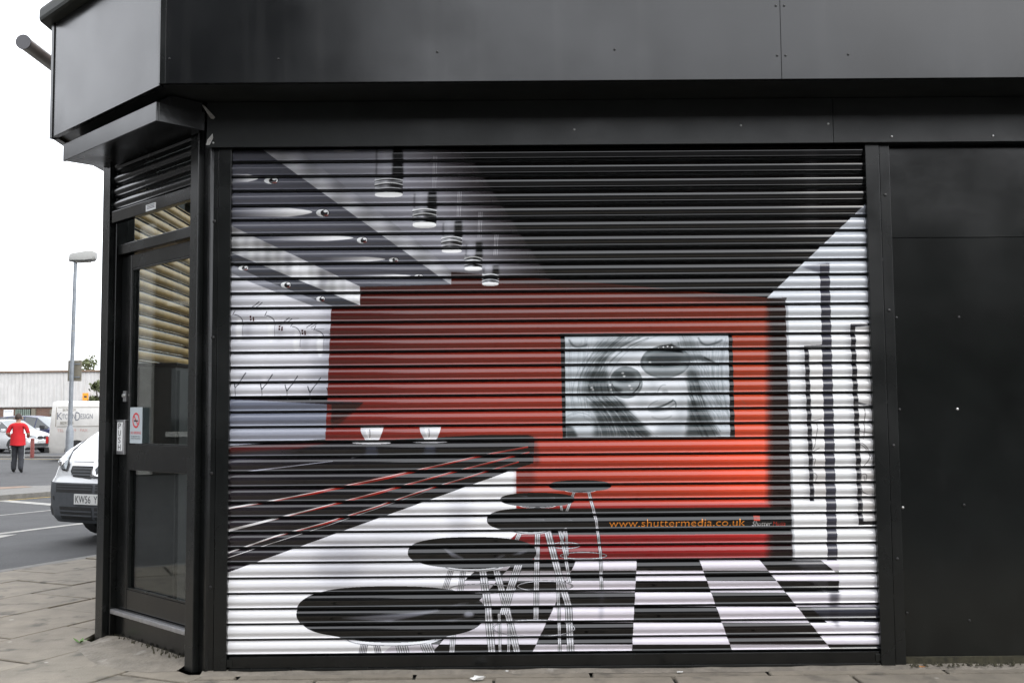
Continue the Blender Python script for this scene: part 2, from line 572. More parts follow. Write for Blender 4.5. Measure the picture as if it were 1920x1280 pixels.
# light beams
def beam1(X, Y):
    t = (X - 501 - (Y - 287) * 1.39) / 62.0
    c = ramp(t, [(0, (190, 191, 196)), (0.45, (180, 181, 187)), (0.75, (158, 159, 167)), (1.0, (146, 147, 155))])
    return c * (0.93 + 0.09 * np.sin(X * 0.105 + Y * 0.02))[..., None]
poly([(480, 270), (545, 270), (566, 287), (804, 470), (846, 508), (846, 534), (819, 515), (501, 287)], beam1)
def beam2(X, Y):
    t = (Y - (425 + (X - 437) * 0.471)) / 48.0
    b = 0.78 + 0.22 * np.clip(np.cos((X - 560) / 33.0), -1, 1) ** 2 + 0.05 * np.sin(X * .31)
    c = ramp(t, [(0, (205, 205, 210)), (0.5, (246, 247, 250)), (1, (215, 216, 221))])
    return np.clip(c * np.minimum(1, b * np.interp(X, [437, 480, 560], [0.72, 0.86, 1.02]))[..., None], 0, 252)
poly([(420, 417), (437, 425), (675, 537), (675, 572), (437, 475), (420, 468)], beam2)
ell(540, 492, 8, 16, (120, 120, 128), 0.6, blur=6)
ell(607, 522, 7, 16, (115, 115, 124), 0.7, blur=6)
# left wall
poly([(CX0, 480), (480, 500), (627, 577), (627, 745), (CX0, 745)],
     lambda X, Y: ramp(X + (Y - 600) * .2, [(420, (196, 197, 205)), (500, (232, 233, 240)), (590, (222, 222, 230)), (630, (176, 177, 188))]))
poly([(CX0, 468), (437, 475), (675, 572), (627, 577), (590, 575), (472, 530), (420, 505)], (140, 142, 152))
poly([(CX0, 468), (437, 475), (675, 572), (632, 577), (500, 527), (437, 497), (420, 490)], (72, 74, 82))
# eyeball downlights and their beams
for cx, cy, rx, ry in [(509, 338, 14, 8), (606, 399, 13, 8), (680, 450, 10.5, 7), (739, 487, 9.5, 5), (786, 517, 8, 3.4), (457, 502, 10, 6), (537, 534, 10, 7), (602, 560, 8.5, 6)]:
    ell(cx, cy, rx, ry, (58, 58, 62))
    ell(cx - 1, cy + 0.4, rx * 0.92, ry * 0.86, (226, 228, 230))
    ell(cx + rx * .15, cy + 0.5, rx * .5, ry * .75, (35, 34, 36))
    ell(cx + rx * .35, cy - ry * .3, rx * .28, ry * .3, (235, 235, 238))
    ell(cx + rx * .45, cy + ry * .6, rx * .35, ry * .22, (120, 45, 40), 0.7)
for tx, ty, L, hh in [(483, 334, 60, 8), (586, 398, 150, 9), (663, 446, 165, 7), (723, 486, 120, 5), (771, 517, 110, 4)]:
    g = _grid(tx - L, ty - hh, tx, ty + hh)
    X, Y = g[4], g[5]
    t = (tx - X) / L
    prof = hh * np.sqrt(np.clip(t * 3.2, 0, 1)) * (1 + 0.2 * t)
    m = np.clip((prof - np.abs(Y - ty)) / (1 + 4 * t), 0, 1) * np.interp(t, [0, 0.25, 1], [1.0, 0.9, 0.0])
    _put(g, m, (250, 250, 252), 1.0)
ell(645, 283, 20, 3, (180, 178, 182))
# left wall drawing: lamps, glasses and handles in thin line
D = (52, 52, 60)
for x, y in [(480, 566), (536, 596), (583, 604), (625, 617)]:
    stroke([(x - 8, y + 10), (x + 6, y)], 1.3, D); stroke([(x, y + 10), (x + 12, y + 1)], 1.1, D)
for x, y in [(440, 590), (500, 592), (548, 612), (592, 619)]:
    stroke(bez((x, y), (x + 14, y + 2), (x + 15, y + 14)), 1.2, D)
    stroke([(x, y - 8), (x - 3, y)], 1.2, D)
    stroke([(x + 15, y + 14), (x + 15, y + 38)], 0.9, (110, 108, 116))
    ell(x + 8, y + 28, 6, 22, (246, 247, 250), 0.75, blur=1.5)
    ell(x + 24, y + 28, 8, 18, (150, 150, 160), 0.4, blur=5)
    stroke([(x + 36, y + 5), (x + 60, y + 5)], 1.0, (130, 128, 135))
for x, y in [(470, 594), (524, 612), (567, 620)]:
    for a, b in [(0, 0), (5, 2), (0, 5), (5, 6)]:
        ell(x + a, y + b, 1.6, 2.2, (60, 22, 24))
for i, x in enumerate([441, 491, 538, 581, 617]):
    y = 727 + i * 3
    stroke([(x - 4, y - 12), (x, y), (x + 20, y - 28)], 1.6, (48, 50, 58))
    stroke([(x, y), (x, y + 22)], 1.0, (95, 95, 104))
    poly([(x + 8, y - 22), (x + 52, y - 22), (x + 48, y - 10), (x + 14, y - 10)], (150, 152, 165), 0.35, blur=3)
# shelf and panel below
poly([(CX0, 744), (622, 754), (621, 822), (CX0, 836)], lambda X, Y: ramp(Y, [(745, (112, 117, 134)), (790, (126, 131, 148)), (800, (158, 162, 176)), (835, (176, 180, 194))]))
# --- red wall
def red(X, Y):
    c = ramp(X, [(620, (112, 34, 29)), (760, (130, 40, 31)), (900, (148, 48, 34)), (1060, (160, 53, 35)), (1200, (176, 60, 37)), (1330, (192, 67, 39)), (1400, (204, 75, 43)), (1432, (208, 78, 47)), (1444, (90, 28, 19)), (1452, (36, 15, 12)), (1490, (28, 12, 10))])
    v = np.interp(Y, [505, 530, 600, 700, 780, 860, 960, 1050], [0.32, 0.54, 0.74, 0.92, 1.06, 1.12, 1.02, 0.78])
    hot = np.exp(-((X - 1410) / 120.0) ** 2 - ((Y - 900) / 90.0) ** 2)
    c = c * v[..., None]
    c[..., 0] += 22 * hot * (X < 1440)
    low = np.clip((Y - 930) / 60, 0, 1)
    c[..., 1] *= 1 - 0.4 * low
    return np.clip(c, 0, 250)
poly([(621, 577), (675, 572), (675, 538), (846, 534), (846, 510), (1000, 521), (1200, 537), (1437, 558), (1476, 561), (1486, 1049), (940, 1052), (600, 1052)], red)
poly([(1437, 560), (1475, 561), (1477, 640), (1446, 600)], (40, 18, 14), 0.85, blur=3)
poly([(846, 510), (1000, 521), (1437, 558), (1437, 570), (1000, 534), (846, 522)], (20, 12, 10), 0.55, blur=4)
# pendant lamps
for x0, x1, yt, ys, yb, ry in [(703, 755, 265, 335, 365, 5.5), (774, 818, 355, 392, 422, 6), (828, 866, 410, 444, 470, 4.2), (871, 904, 450, 482, 504, 4.2), (904, 935, 494, 514, 532.6, 3.4)]:
    w = x1 - x0
    cx = (x0 + x1) / 2
    poly([(x0, yt), (x1, yt), (x1, ys), (x0, ys)], hgrad([(x0, (150, 150, 158)), (x0 + .35 * w, (178, 179, 188)), (x0 + .62 * w, (160, 160, 168)), (x1, (120, 120, 128))]), 0.75, blur=1)
    poly([(x0 + 2, yt + 8), (x0 + 5, yt + 8), (x0 + 4, ys), (x0 + 1, ys)], (70, 70, 76), 0.6, blur=1.2)
    poly([(x0 + .66 * w, yt + 4), (x1, yt + 4), (x1 + 1, ys), (x0 + .62 * w, ys)], (18, 19, 20), 0.92, blur=1.5)
    poly([(x0, ys - 2), (x1, ys - 2), (x1, yb), (x0, yb)], hgrad([(x0, (190, 192, 198)), (x0 + .2 * w, (125, 127, 132)), (x0 + .4 * w, (165, 166, 172)), (x0 + .6 * w, (40, 40, 42)), (x0 + .8 * w, (16, 16, 16)), (x1, (60, 60, 64))]))
    n = 3
    for k in range(n):
        yy = ys + k * (yb - ys - 3) / 3.2
        stroke(bez((x0, yy + 3), (cx, yy - 4), (x1, yy + 3)), [1.8] * 14, (240, 242, 244) if k < 2 else (190, 190, 194))
        stroke(bez((x0, yy + 5.4), (cx, yy - 1.6), (x1, yy + 5.4)), 1.5, (24, 24, 26))
    ell(cx, yb, w / 2, ry, (252, 253, 255), pw=2.6)
for xa, ya, yb in [(811, 293, 352), (857, 359, 405), (896, 398, 445), (926, 438, 479)]:
    for k, dx in enumerate((0, 2.6, 6)):
        stroke([(xa + dx + 2, ya), (xa + dx, yb)], 0.9, (208, 208, 214), 0.75)
# shelf end shadow on the red wall
poly([(CX0, 742), (480, 746), (622, 752), (682, 754), (648, 780), (621, 792), (622, 758), (480, 750), (CX0, 748)], (34, 30, 34), 0.95, blur=0.6)
poly([(621, 758), (682, 756), (640, 792), (621, 806)], (60, 24, 20), 0.75, blur=1.5)
# black text band at the wall's foot
poly([(1000, 952), (1484, 950), (1485, 1000), (1000, 1002)], (16, 16, 17))
poly([(1000, 948), (1440, 942), (1445, 951), (1000, 954)], (150, 40, 40), 0.6)
# --- white wall right
wh = lambda X, Y: ramp(Y, [(380, (206, 212, 220)), (560, (222, 227, 234)), (640, (242, 244, 246)), (1000, (247, 247, 248)), (1130, (238, 236, 242))])
poly([(1437, 559), (1622, 383), (1650, 360), (1665, 360), (1665, 1135), (1552, 1135), (1490, 1120), (1487, 1060), (1473, 570), (1473, 562)], wh)
poly([(1600, 404), (1622, 383), (1640, 368), (1640, 402), (1612, 408)], (120, 124, 134), 0.7, blur=2)
poly([(1437, 559), (1475, 558), (1474, 563)], (60, 55, 58), .8)
poly([(1473, 570), (1477, 570), (1490, 1050), (1485, 1050)], (120, 122, 130), 0.6, blur=1)
# frames with sketches
poly([(1500, 500), (1555, 492), (1553, 508), (1537, 512)], (118, 122, 134), 0.9, blur=1.5)
for bl in ((7, 0.35), (0, 1)):
    o = 4 if bl[0] else 0
    poly([(1508 - o, 648), (1516, 648), (1527, 939), (1519 - o, 939)], (34, 34, 42), bl[1], blur=bl[0])
    poly([(1594 - o, 608), (1603, 608), (1619, 982), (1610 - o, 982)], (30, 30, 38), bl[1], blur=bl[0])
poly([(1508, 648), (1543, 646), (1543, 651), (1510, 652)], (30, 30, 36))
poly([(1594, 607), (1640, 605), (1640, 610), (1595, 613)], (36, 36, 44))
poly([(1610, 977), (1650, 975), (1650, 983), (1610, 984)], (24, 24, 28))
poly([(1517, 654), (1543, 653), (1556, 936), (1528, 936)], (244, 243, 242))
poly([(1604, 614), (1640, 612), (1650, 975), (1619, 976)], (243, 242, 242))
poly([(1524, 862), (1552, 864), (1556, 936), (1528, 936)], (214, 210, 208), 0.8, blur=2)
poly([(1614, 880), (1650, 880), (1650, 975), (1619, 976)], (212, 208, 206), 0.8, blur=3)
G = (120, 118, 120)
for p in [[(1521, 789), (1541, 785)], [(1533, 790), (1531, 820), (1525, 842)], [(1524, 846), (1536, 840)], bez((1523, 862), (1532, 852), (1526, 874)), bez((1524, 885), (1538, 890), (1526, 905))]:
    stroke(p, 1.3, G)
stroke([(1605, 755), (1638, 762)], 4.5, (88, 88, 92))
for p in [[(1622, 762), (1620, 822)], [(1610, 808), (1640, 812)], bez((1612, 828), (1650, 850), (1612, 880)), bez((1612, 850), (1640, 830), (1636, 872)), bez((1614, 890), (1630, 882), (1622, 905)), bez((1614, 918), (1626, 930), (1640, 926)), bez((1612, 832), (1630, 842), (1634, 860))]:
    stroke(p, 1.6, G)
stroke([(1614, 900), (1622, 905), (1620, 893)], 1.2, (60, 60, 64))
# dark upright
poly([(1537, 496), (1555, 494), (1573, 1132), (1554, 1132)], hgrad([(1537, (58, 58, 70)), (1573, (74, 74, 86))]))
# --- checkerboard floor
LT = [736, 851, 966, 1080, 1194, 1312, 1426, 1541, 1656]
LB = [438, 625, 812, 999, 1185, 1373, 1561, 1749, 1936]
ROW = [1050, 1069, 1088, 1110, 1137, 1167, 1207, 1240]
def fx(i, y):
    return LT[i] + (LB[i] - LT[i]) * (y - 1051.0) / (1220.0 - 1051.0)
for i in range(8):
    for j in range(7):
        y0, y1 = ROW[j], ROW[j + 1]
        q = [(fx(i, y0), y0), (fx(i + 1, y0), y0), (fx(i + 1, y1), y1), (fx(i, y1), y1)]
        white = (i + j) % 2 == 1
        if i == 7: white = j % 2 == 0
        if i == 3: white = j % 2 == 0
        if i == 4: white = j % 2 == 1
        if i == 5: white = j % 2 == 0
        if i == 6: white = j % 2 == 1
        if i == 2: white = j % 2 == 1
        if i < 2: white = (i + j) % 2 == 1
        dim = 1.0 if i >= 3 else 0.92
        cw = (236 * dim, 230 * dim, 240 * dim) if j > 1 or i >= 3 else (178, 172, 178)
        poly(q, cw if white else ((26, 20, 20) if (i == 5 and j == 5) else K))
poly([(1486, 1046), (1553, 1048), (1554, 1120), (1520, 1090)], (200, 200, 210), 0.25, blur=4)
poly([(1573, 1050), (1665, 1050), (1665, 1135), (1573, 1132)], wh)
poly([(1520, 1138), (1665, 1136), (1665, 1166), (1548, 1164)], (58, 60, 72), 0.95, blur=1)
poly([(1548, 1164), (1665, 1166), (1665, 1204), (1590, 1206)], (240, 236, 246))
poly([(1578, 1212), (1665, 1209), (1665, 1240), (1600, 1240)], (52, 54, 62))
poly([(1555, 1100), (1573, 1100), (1572, 1175), (1556, 1160)], (40, 40, 50), 0.6, blur=3)
poly([(1125, 1105), (1132, 1105), (1130, 1160), (1124, 1160)], (120, 122, 140), 0.35, blur=3)
# --- bar counter
poly([(CX0, 1077), (428, 1072), (968, 878), (968, 1000), (936, 1030), (700, 1240), (CX0, 1240)],
     lambda X, Y: ramp(np.hypot((X - 690) / 260, (Y - 1040) / 120), [(0, (206, 206, 212)), (0.55, (234, 234, 239)), (1.1, (249, 249, 252))]))
for cx, cy, rx, ry, a in [(862, 962, 22, 48, 0.28), (635, 1055, 46, 40, 0.26), (760, 1000, 60, 20, 0.1), (918, 935, 26, 10, .15)]:
    ell(cx, cy, rx, ry, (130, 130, 142), a, blur=12)
poly([(968, 880), (1000, 870), (1030, 1052), (968, 1052)], red, 0.9)
poly([(968, 878), (1000, 872), (1004, 905), (985, 940), (968, 940)], (84, 26, 20), 0.55, blur=5)
poly([(CX0, 836), (560, 829), (700, 826), (830, 819), (905, 815), (990, 815), (1000, 819), (1002, 826), (1000, 868), (968, 878), (428, 1072), (CX0, 1077)],
     lambda X, Y: ramp(X, [(420, (40, 34, 40)), (560, (28, 25, 29)), (800, (20, 19, 21)), (1000, (24, 20, 20))]))
poly([(990, 815), (1006, 820), (1012, 870), (1000, 872)], (70, 24, 20), 0.6, blur=3)
poly([(CX0, 838), (500, 835), (620, 829), (560, 841), (470, 847), (CX0, 852)], (92, 26, 24), 0.8, blur=1.5)
poly([(430, 848), (520, 842), (560, 848), (430, 870)], (70, 68, 84), 0.5, blur=4)
def streak(pts, w, red_w, a=1.0):
    P = [(x, y) for x, y in pts]
    if red_w:
        stroke([(x, y + 1.2) for x, y in P], red_w, (150, 36, 26), 0.95 * a)
    stroke(P, w, (222, 220, 220), a)
stroke([(437, 886), (500, 879), (624, 864)], [0.4, 2.4, 0.8], (196, 198, 214), 0.9)
stroke([(659, 857.5), (682, 855)], 1.6, (220, 220, 226))
for pts, ws, rs in [
    ([(424, 953), (500, 940), (590, 922), (726, 893), (852, 864), (925, 848), (989, 836)], [3.2, 2.6, 1.2, 1.2, .8, .5, .3], [0, 2, 5, 6, 3, 3, 3]),
    ([(424, 995), (500, 976), (604, 949), (712, 921), (813, 893), (923, 864), (992, 846)], [5, 4, 1.4, .9, .8, .5, .3], [0, 0.5, 3.5, 5, 3, 3, 2.5]),
    ([(424, 1037), (515, 1005), (613, 978), (705, 949), (785, 921), (877, 893), (972, 864)], [2.4, 2.6, 1.2, 1.2, 1, .8, .3], [0, 0.5, 4, 2, 2, 2, 2.5]),
    ([(424, 1046), (515, 1016), (613, 985), (700, 955), (800, 921)], [1.6, 1.2, .8, .8, .4], None)]:
    if rs: stroke([(x, y + 1.6) for x, y in pts], rs, (166, 40, 28), 0.95)
    stroke(pts, ws, (226, 224, 224))
# cups
for x0, x1, yr, yb, sx0, sx1 in [(675, 719, 798, 829, 659, 733), (786, 827, 797, 827, 772, 839)]:
    cx = (x0 + x1) / 2
    w = x1 - x0
    poly([(cx - w * .22, yb + 8), (cx + w * .22, yb + 8), (cx + w * .3, yb + 26), (cx - w * .34, yb + 26)], (96, 104, 128), 0.5, blur=3)
    L = [(x0, yr + 2), (x0 + 2, yr + 12), (x0 + 8, yr + 24), (cx - w * .22, yb)]
    Rr = [(cx + w * .22, yb), (x1 - 7, yr + 24), (x1 - 2, yr + 12), (x1, yr + 2)]
    poly(L + Rr, hgrad([(x0, (205, 205, 212)), (cx - 4, (232, 232, 236)), (x1, (240, 240, 244))]))
    stroke(bez((x0 + 12, yr + 8), (x0 + 14, yr + 20), (x0 + 19, yr + 24)), 3, (252, 252, 254))
    stroke(bez((x0 + 18, yr + 7), (x0 + 20, yr + 16), (x0 + 18, yr + 22)), 1.2, (90, 84, 86))
    ell(cx, yr + 1, w / 2, 2.6, (254, 254, 255))
    ell((sx0 + sx1) / 2, yb + 1, (sx1 - sx0) / 2, 2.0, (240, 240, 244))
# --- bar stools
def leg(pts, w=3.2, k=3):
    dx0 = -(k - 1) * w * 0.55
    for i in range(k):
        o = dx0 + i * w * 1.1
        q = [(x + o, y) for x, y in pts]
        stroke(q, w * 1.25, (34, 34, 38))
        stroke(q, w * 0.78, (238, 238, 242))
        stroke([(x + 0.5, y) for x, y in q], w * 0.16, (120, 120, 128))
def footring(cx, cy, rx, ry, w=1.6):
    ell(cx, cy, rx + .8, ry + .8, (40, 40, 44), ring=w + 1.6)
    ell(cx, cy, rx, ry, (214, 214, 220), ring=w)
def seat(cx, cy, rx, ry, pw=2.3):
    ell(cx, cy + ry * .72, rx * .52, ry * .52, (226, 228, 232), pw=2.4)
    ell(cx, cy + ry * .80, rx * .46, ry * .42, (70, 70, 76), ring=1.4)
    ell(cx, cy + ry * .62, rx * .56, ry * .44, (18, 18, 19))
    ell(cx, cy, rx, ry, (15, 15, 16), pw=pw)
# far stool
leg([(1076, 923), (1063, 957)], 2.6, 2)
leg([(1104, 922), (1118, 975), (1126, 1037), (1128, 1106)], 2.8, 2)
footring(1094, 1041, 44, 7)
leg([(1118, 975), (1126, 1037), (1128, 1070)], 2.4, 2)
seat(1088, 910, 58.5, 10.5)
# fourth
leg([(1052, 948), (1062, 1000), (1064, 1040)], 2.2, 2)
footring(1060, 1022, 30, 6)
seat(1008, 936, 70, 13)
# third
for p, w, k in [([(976, 996), (966, 1018)], 2.6, 3), ([(1008, 998), (1006, 1090), (1005, 1165)], 3, 3), ([(1027, 996), (1046, 1070), (1066, 1135), (1071, 1240)], 4, 3), ([(1050, 996), (1060, 1040), (1068, 1090)], 3, 2), ([(1058, 996), (1052, 1020)], 2.4, 2), ([(1045, 1080), (1048, 1150), (1050, 1240)], 2.8, 2)]:
    leg(p, w, k)
footring(1022, 1098, 52, 10)
seat(995, 974, 82, 22, 2.4)
# second
for p, w, k in [([(845, 1070), (833, 1108)], 3, 3), ([(868, 1072), (863, 1108)], 3, 3), ([(905, 1068), (914, 1133), (924, 1240)], 4.2, 3), ([(931, 1070), (950, 1140), (974, 1240)], 3.8, 3), ([(972, 1060), (958, 1100), (944, 1150)], 3.4, 4), ([(936, 1150), (938, 1240)], 2.6, 2), ([(955, 1170), (953, 1240)], 2.6, 2)]:
    leg(p, w, k)
footring(905, 1103, 62, 9)
footring(1001, 1177, 77, 16)
seat(885, 1035, 120, 29, 2.5)
# nearest
for p, w, k in [([(684, 1204), (676, 1240)], 3, 4), ([(706, 1206), (712, 1240)], 3.4, 3), ([(752, 1204), (760, 1240)], 4, 5), ([(796, 1200), (812, 1240)], 4, 5), ([(850, 1186), (846, 1240)], 3, 3)]:
    leg(p, w, k)
ell(733, 1196, 92, 14, (230, 231, 235), pw=2.2)
ell(733, 1198, 84, 12, (80, 80, 86), ring=1.4)
ell(733, 1190, 100, 14, (18, 18, 19))
stroke(bez((800, 1204), (850, 1196), (866, 1176)), 2.2, (210, 212, 218))
ell(733, 1148, 177, 50, (14, 14, 15), pw=2.5)
for (x0, y0), c, (x1, y1), w, a in [((640, 1158), (730, 1158), (822, 1144), [1, 14, 3], 0.6), ((838, 1138), (862, 1132), (886, 1128), [1, 5, 1], .35), ((815, 1164), (850, 1162), (880, 1156), [1, 4, 1], .5),
                                 ((832, 1028), (850, 1040), (868, 1046), [1, 9, 2], .6), ((960, 1040), (975, 1036), (988, 1032), [1, 6, 2], .5), ((928, 1046), (940, 1042), (948, 1040), [1, 5, 1], .5)]:
    stroke([(x0, y0), c, (x1, y1)], w, (176, 178, 192), a, blur=1.6)
ell(879, 1151, 10, 5, (190, 192, 205), 0.7, blur=2)
for (x, y, l) in [(970, 928, 18), (1030, 931, 10), (990, 972, 30), (1060, 973, 12), (1085, 906, 20), (1020, 990, 22)]:
    stroke([(x, y), (x + l, y + 2)], [0.5, 2], (150, 150, 158), 0.6, blur=0.8)
# --- the framed portrait
poly([(1051, 625), (1373, 624), (1378, 821), (1055, 822)], (18, 18, 19))
def P(x, y):
    return (1040 + x / 5.486, 610 + y / 5.486)
poly([P(105, 100), P(1788, 95), P(1806, 1142), P(115, 1148)], lambda X, Y: ramp(X, [(1059, (188, 196, 202)), (1150, (206, 212, 218)), (1370, (194, 201, 208))]))
SAVE = canvas.copy()
HD, HM = (46, 54, 56), (120, 128, 132)
def hairs(a, b, c, n, sx, sy, w, colr, al, bl=0.5):
    for i in range(n):
        d = (rng.normal(0, sx), rng.normal(0, sy))
        e = (d[0] + rng.normal(0, sx * .3), d[1] + rng.normal(0, sy * .3))
        stroke(bez(P(a[0] + d[0], a[1] + d[1]), P(b[0] + d[0] * .9, b[1] + d[1] * .9), P(c[0] + e[0], c[1] + e[1]), 9), float(rng.uniform(.4, 1) * w), colr, al * float(rng.uniform(.5, 1)), blur=bl)
poly([P(440, 130), P(760, 130), P(560, 300), P(420, 420)], HM, 0.6, blur=5)
poly([P(320, 460), P(570, 450), P(620, 640), P(600, 730), P(310, 720)], HD, 0.75, blur=5)
hairs((720, 130), (380, 380), (420, 720), 26, 60, 20, 1.6, HD, 0.55)
hairs((560, 150), (260, 480), (330, 760), 18, 70, 20, 1.4, HM, 0.6)
poly([P(360, 760), P(680, 760), P(860, 960), P(980, 1140), P(400, 1145), P(420, 950)], HD, 0.8, blur=5)
hairs((480, 740), (640, 900), (900, 1140), 30, 90, 20, 1.6, (30, 38, 40), 0.6)
hairs((420, 800), (560, 960), (600, 1140), 14, 90, 20, 1.6, (210, 214, 220), 0.5)
poly([P(240, 1150), P(115, 1148), P(110, 1010), P(190, 1050)], HD, 0.85, blur=2)
hairs((130, 950), (280, 860), (420, 980), 10, 60, 40, 1.2, HM, 0.6)
poly([P(1290, 130), P(1320, 250), P(1420, 300), P(1600, 300), P(1470, 240), P(1420, 130)], HM, 0.7, blur=5)
poly([P(1330, 440), P(1440, 430), P(1560, 720), P(1360, 700)], HD, 0.75, blur=5)
poly([P(1375, 770), P(1470, 760), P(1640, 1040), P(1680, 1140), P(1330, 1145)], HD, 0.8, blur=5)
hairs((1300, 150), (1400, 500), (1660, 900), 26, 70, 60, 1.7, HM, 0.6)
hairs((1380, 560), (1440, 850), (1600, 1130), 24, 60, 40, 1.7, (34, 42, 44), 0.6)
hairs((1620, 300), (1560, 600), (1780, 820), 16, 90, 60, 1.4, HM, 0.5)
for p in [bez(P(1480, 130), P(1520, 260), P(1720, 150)), bez(P(150, 150), P(190, 260), P(330, 200))]:
    stroke(p, 3, (66, 74, 78), 0.8, blur=1)
# face
poly([P(700, 760), P(560, 600), P(540, 330), P(700, 180), P(1050, 150), P(1320, 300), P(1375, 600), P(1370, 900), P(1330, 1140), P(1010, 1140), P(880, 1000)], (226, 230, 235), 0.92, blur=4)
poly([P(560, 300), P(700, 150), P(1080, 140), P(960, 260), P(600, 420)], (200, 206, 212), 0.7, blur=5)
poly([P(1010, 1140), P(1070, 1020), P(1340, 960), P(1330, 1140)], (184, 190, 197), 0.7, blur=4)
poly([P(880, 990), P(1000, 1130), P(960, 1145), P(820, 1000)], (60, 68, 70), 0.7, blur=3)
for x, y, rx, ry, a in [(620, 420, 14, 16, .35), (900, 780, 12, 16, .22), (1300, 860, 9, 26, .35), (1010, 620, 8, 18, .25), (1200, 1050, 26, 10, .35), (800, 250, 30, 8, .25)]:
    ell(*P(x, y), rx, ry, (120, 128, 134), a, blur=6)
hairs((900, 120), (520, 250), (380, 560), 16, 50, 20, 1.5, HD, 0.5)
hairs((250, 150), (200, 500), (280, 900), 14, 70, 40, 1.4, HM, 0.5)
hairs((1700, 200), (1600, 500), (1740, 1000), 16, 60, 50, 1.5, HM, 0.5)
# sunglasses
ell(*P(1140, 370), 47, 31, (84, 92, 95), 0.9, rot=-0.08, blur=0.6)
ell(*P(1140, 385), 43, 27, (160, 168, 172), 0.75, rot=-0.08, blur=2)
ell(*P(1130, 345), 36, 15, (52, 60, 63), 0.8, rot=-0.05, blur=3.5)
poly([P(1010, 250), P(1080, 215), P(1200, 190), P(1300, 240), P(1330, 290), P(1200, 270)], (28, 32, 34), 0.95, blur=1)
for x, y in [(1070, 236), (1118, 222), (1162, 214), (1208, 222), (1248, 244)]:
    ell(*P(x, y), 1.6, 1.6, (236, 238, 240))
poly([P(1280, 290), P(1500, 300), P(1700, 400), P(1660, 410), P(1480, 350), P(1300, 380)], (84, 92, 96), 0.85, blur=1.5)
stroke([P(1540, 330), P(1690, 405)], 2.4, (40, 46, 48), .9, blur=.6)
ell(*P(735, 585), 31, 30, (92, 100, 103), 0.85, blur=0.8)
ell(*P(740, 600), 27, 25, (160, 167, 171), 0.75, blur=2.5)
ell(*P(720, 530), 21, 12, (56, 64, 67), 0.8, blur=3)
poly([P(600, 620), P(700, 660), P(660, 720), P(610, 690)], (46, 54, 56), 0.8, blur=2)
stroke(bez(P(590, 600), P(640, 720), P(770, 715)), 1.6, (44, 50, 52), .9)
stroke(bez(P(770, 715), P(860, 670), P(880, 580)), 2.4, (44, 50, 52), .9)
stroke(bez(P(880, 575), P(880, 480), P(830, 460)), 3, (120, 128, 132), .9)
for x, y in [(700, 490), (715, 520), (770, 620), (790, 650), (570, 610), (582, 660), (600, 695), (1110, 403), (980, 378), (380, 640), (395, 660)]:
    ell(*P(x, y), 2.6, 1.6, (240, 242, 244), .9, blur=.5)
for x in (345, 400, 470, 540, 585):
    stroke([P(x, 610), P(x + 25, 715)], 1.8, (40, 48, 50), .8, blur=.5)
# nose, mouth, chin
stroke(bez(P(1060, 690), P(1080, 600), P(1140, 610)), 1.3, (140, 148, 152), .9, blur=.8)
stroke(bez(P(930, 690), P(1010, 705), P(1040, 690)), 1.6, (104, 112, 116), .9, blur=.8)
ell(*P(1135, 680), 6, 3, (140, 146, 150), .7, blur=1.5)
ell(*P(1100, 825), 27, 12.5, (196, 201, 206), .9, rot=-.25, blur=.8)
stroke(bez(P(960, 850), P(1080, 860), P(1215, 770)), 3.0, (60, 68, 70), .95, blur=.6)
stroke(bez(P(970, 870), P(1110, 900), P(1240, 800)), 1.4, (110, 118, 121), .9, blur=.6)
stroke(bez(P(955, 860), P(970, 800), P(1060, 770)), 1.0, (130, 138, 142), .8, blur=.6)
stroke(bez(P(1215, 765), P(1260, 790), P(1245, 840)), 2.2, (96, 104, 108), .9, blur=.7)
stroke(bez(P(1000, 940), P(1110, 990), P(1200, 930)), 1.4, (140, 147, 151), .9, blur=1)
stroke([P(1372, 760), P(1372, 940), P(1345, 1060)], 1.4, (130, 138, 142), .8, blur=.8)
# keep the portrait inside its frame
gi = _grid(1040, 615, 1390, 835)
mk = _inside([P(105, 100), P(1788, 95), P(1806, 1142), P(115, 1148)], gi[4], gi[5])[..., None]
sl = (slice(gi[2], gi[3]), slice(gi[0], gi[1]))
SAVE[sl] = np.where(mk, canvas[sl], SAVE[sl])
canvas[sl] = SAVE[sl]
# --- lettering on the black band
text_px("www.shuttermedia.co.uk", 1142, 987.6, 1397, 985.0, 14.0, (255, 152, 48), spacing=1.02)
text_px("Shutter", 1410, 985.4, 1447, 985.0, 9, (252, 252, 252), shear=0.25)
text_px("Media", 1450, 985.0, 1473, 984.8, 8, (225, 58, 40))
for k in range(4):
    poly([(1413, 966.5 + k * 2.4), (1425, 966.5 + k * 2.4), (1425, 968.1 + k * 2.4), (1413, 968.1 + k * 2.4)], (226, 84, 64))
# limit the darkest and lightest tones of the print
canvas = np.clip(canvas, 0.018, 0.985)

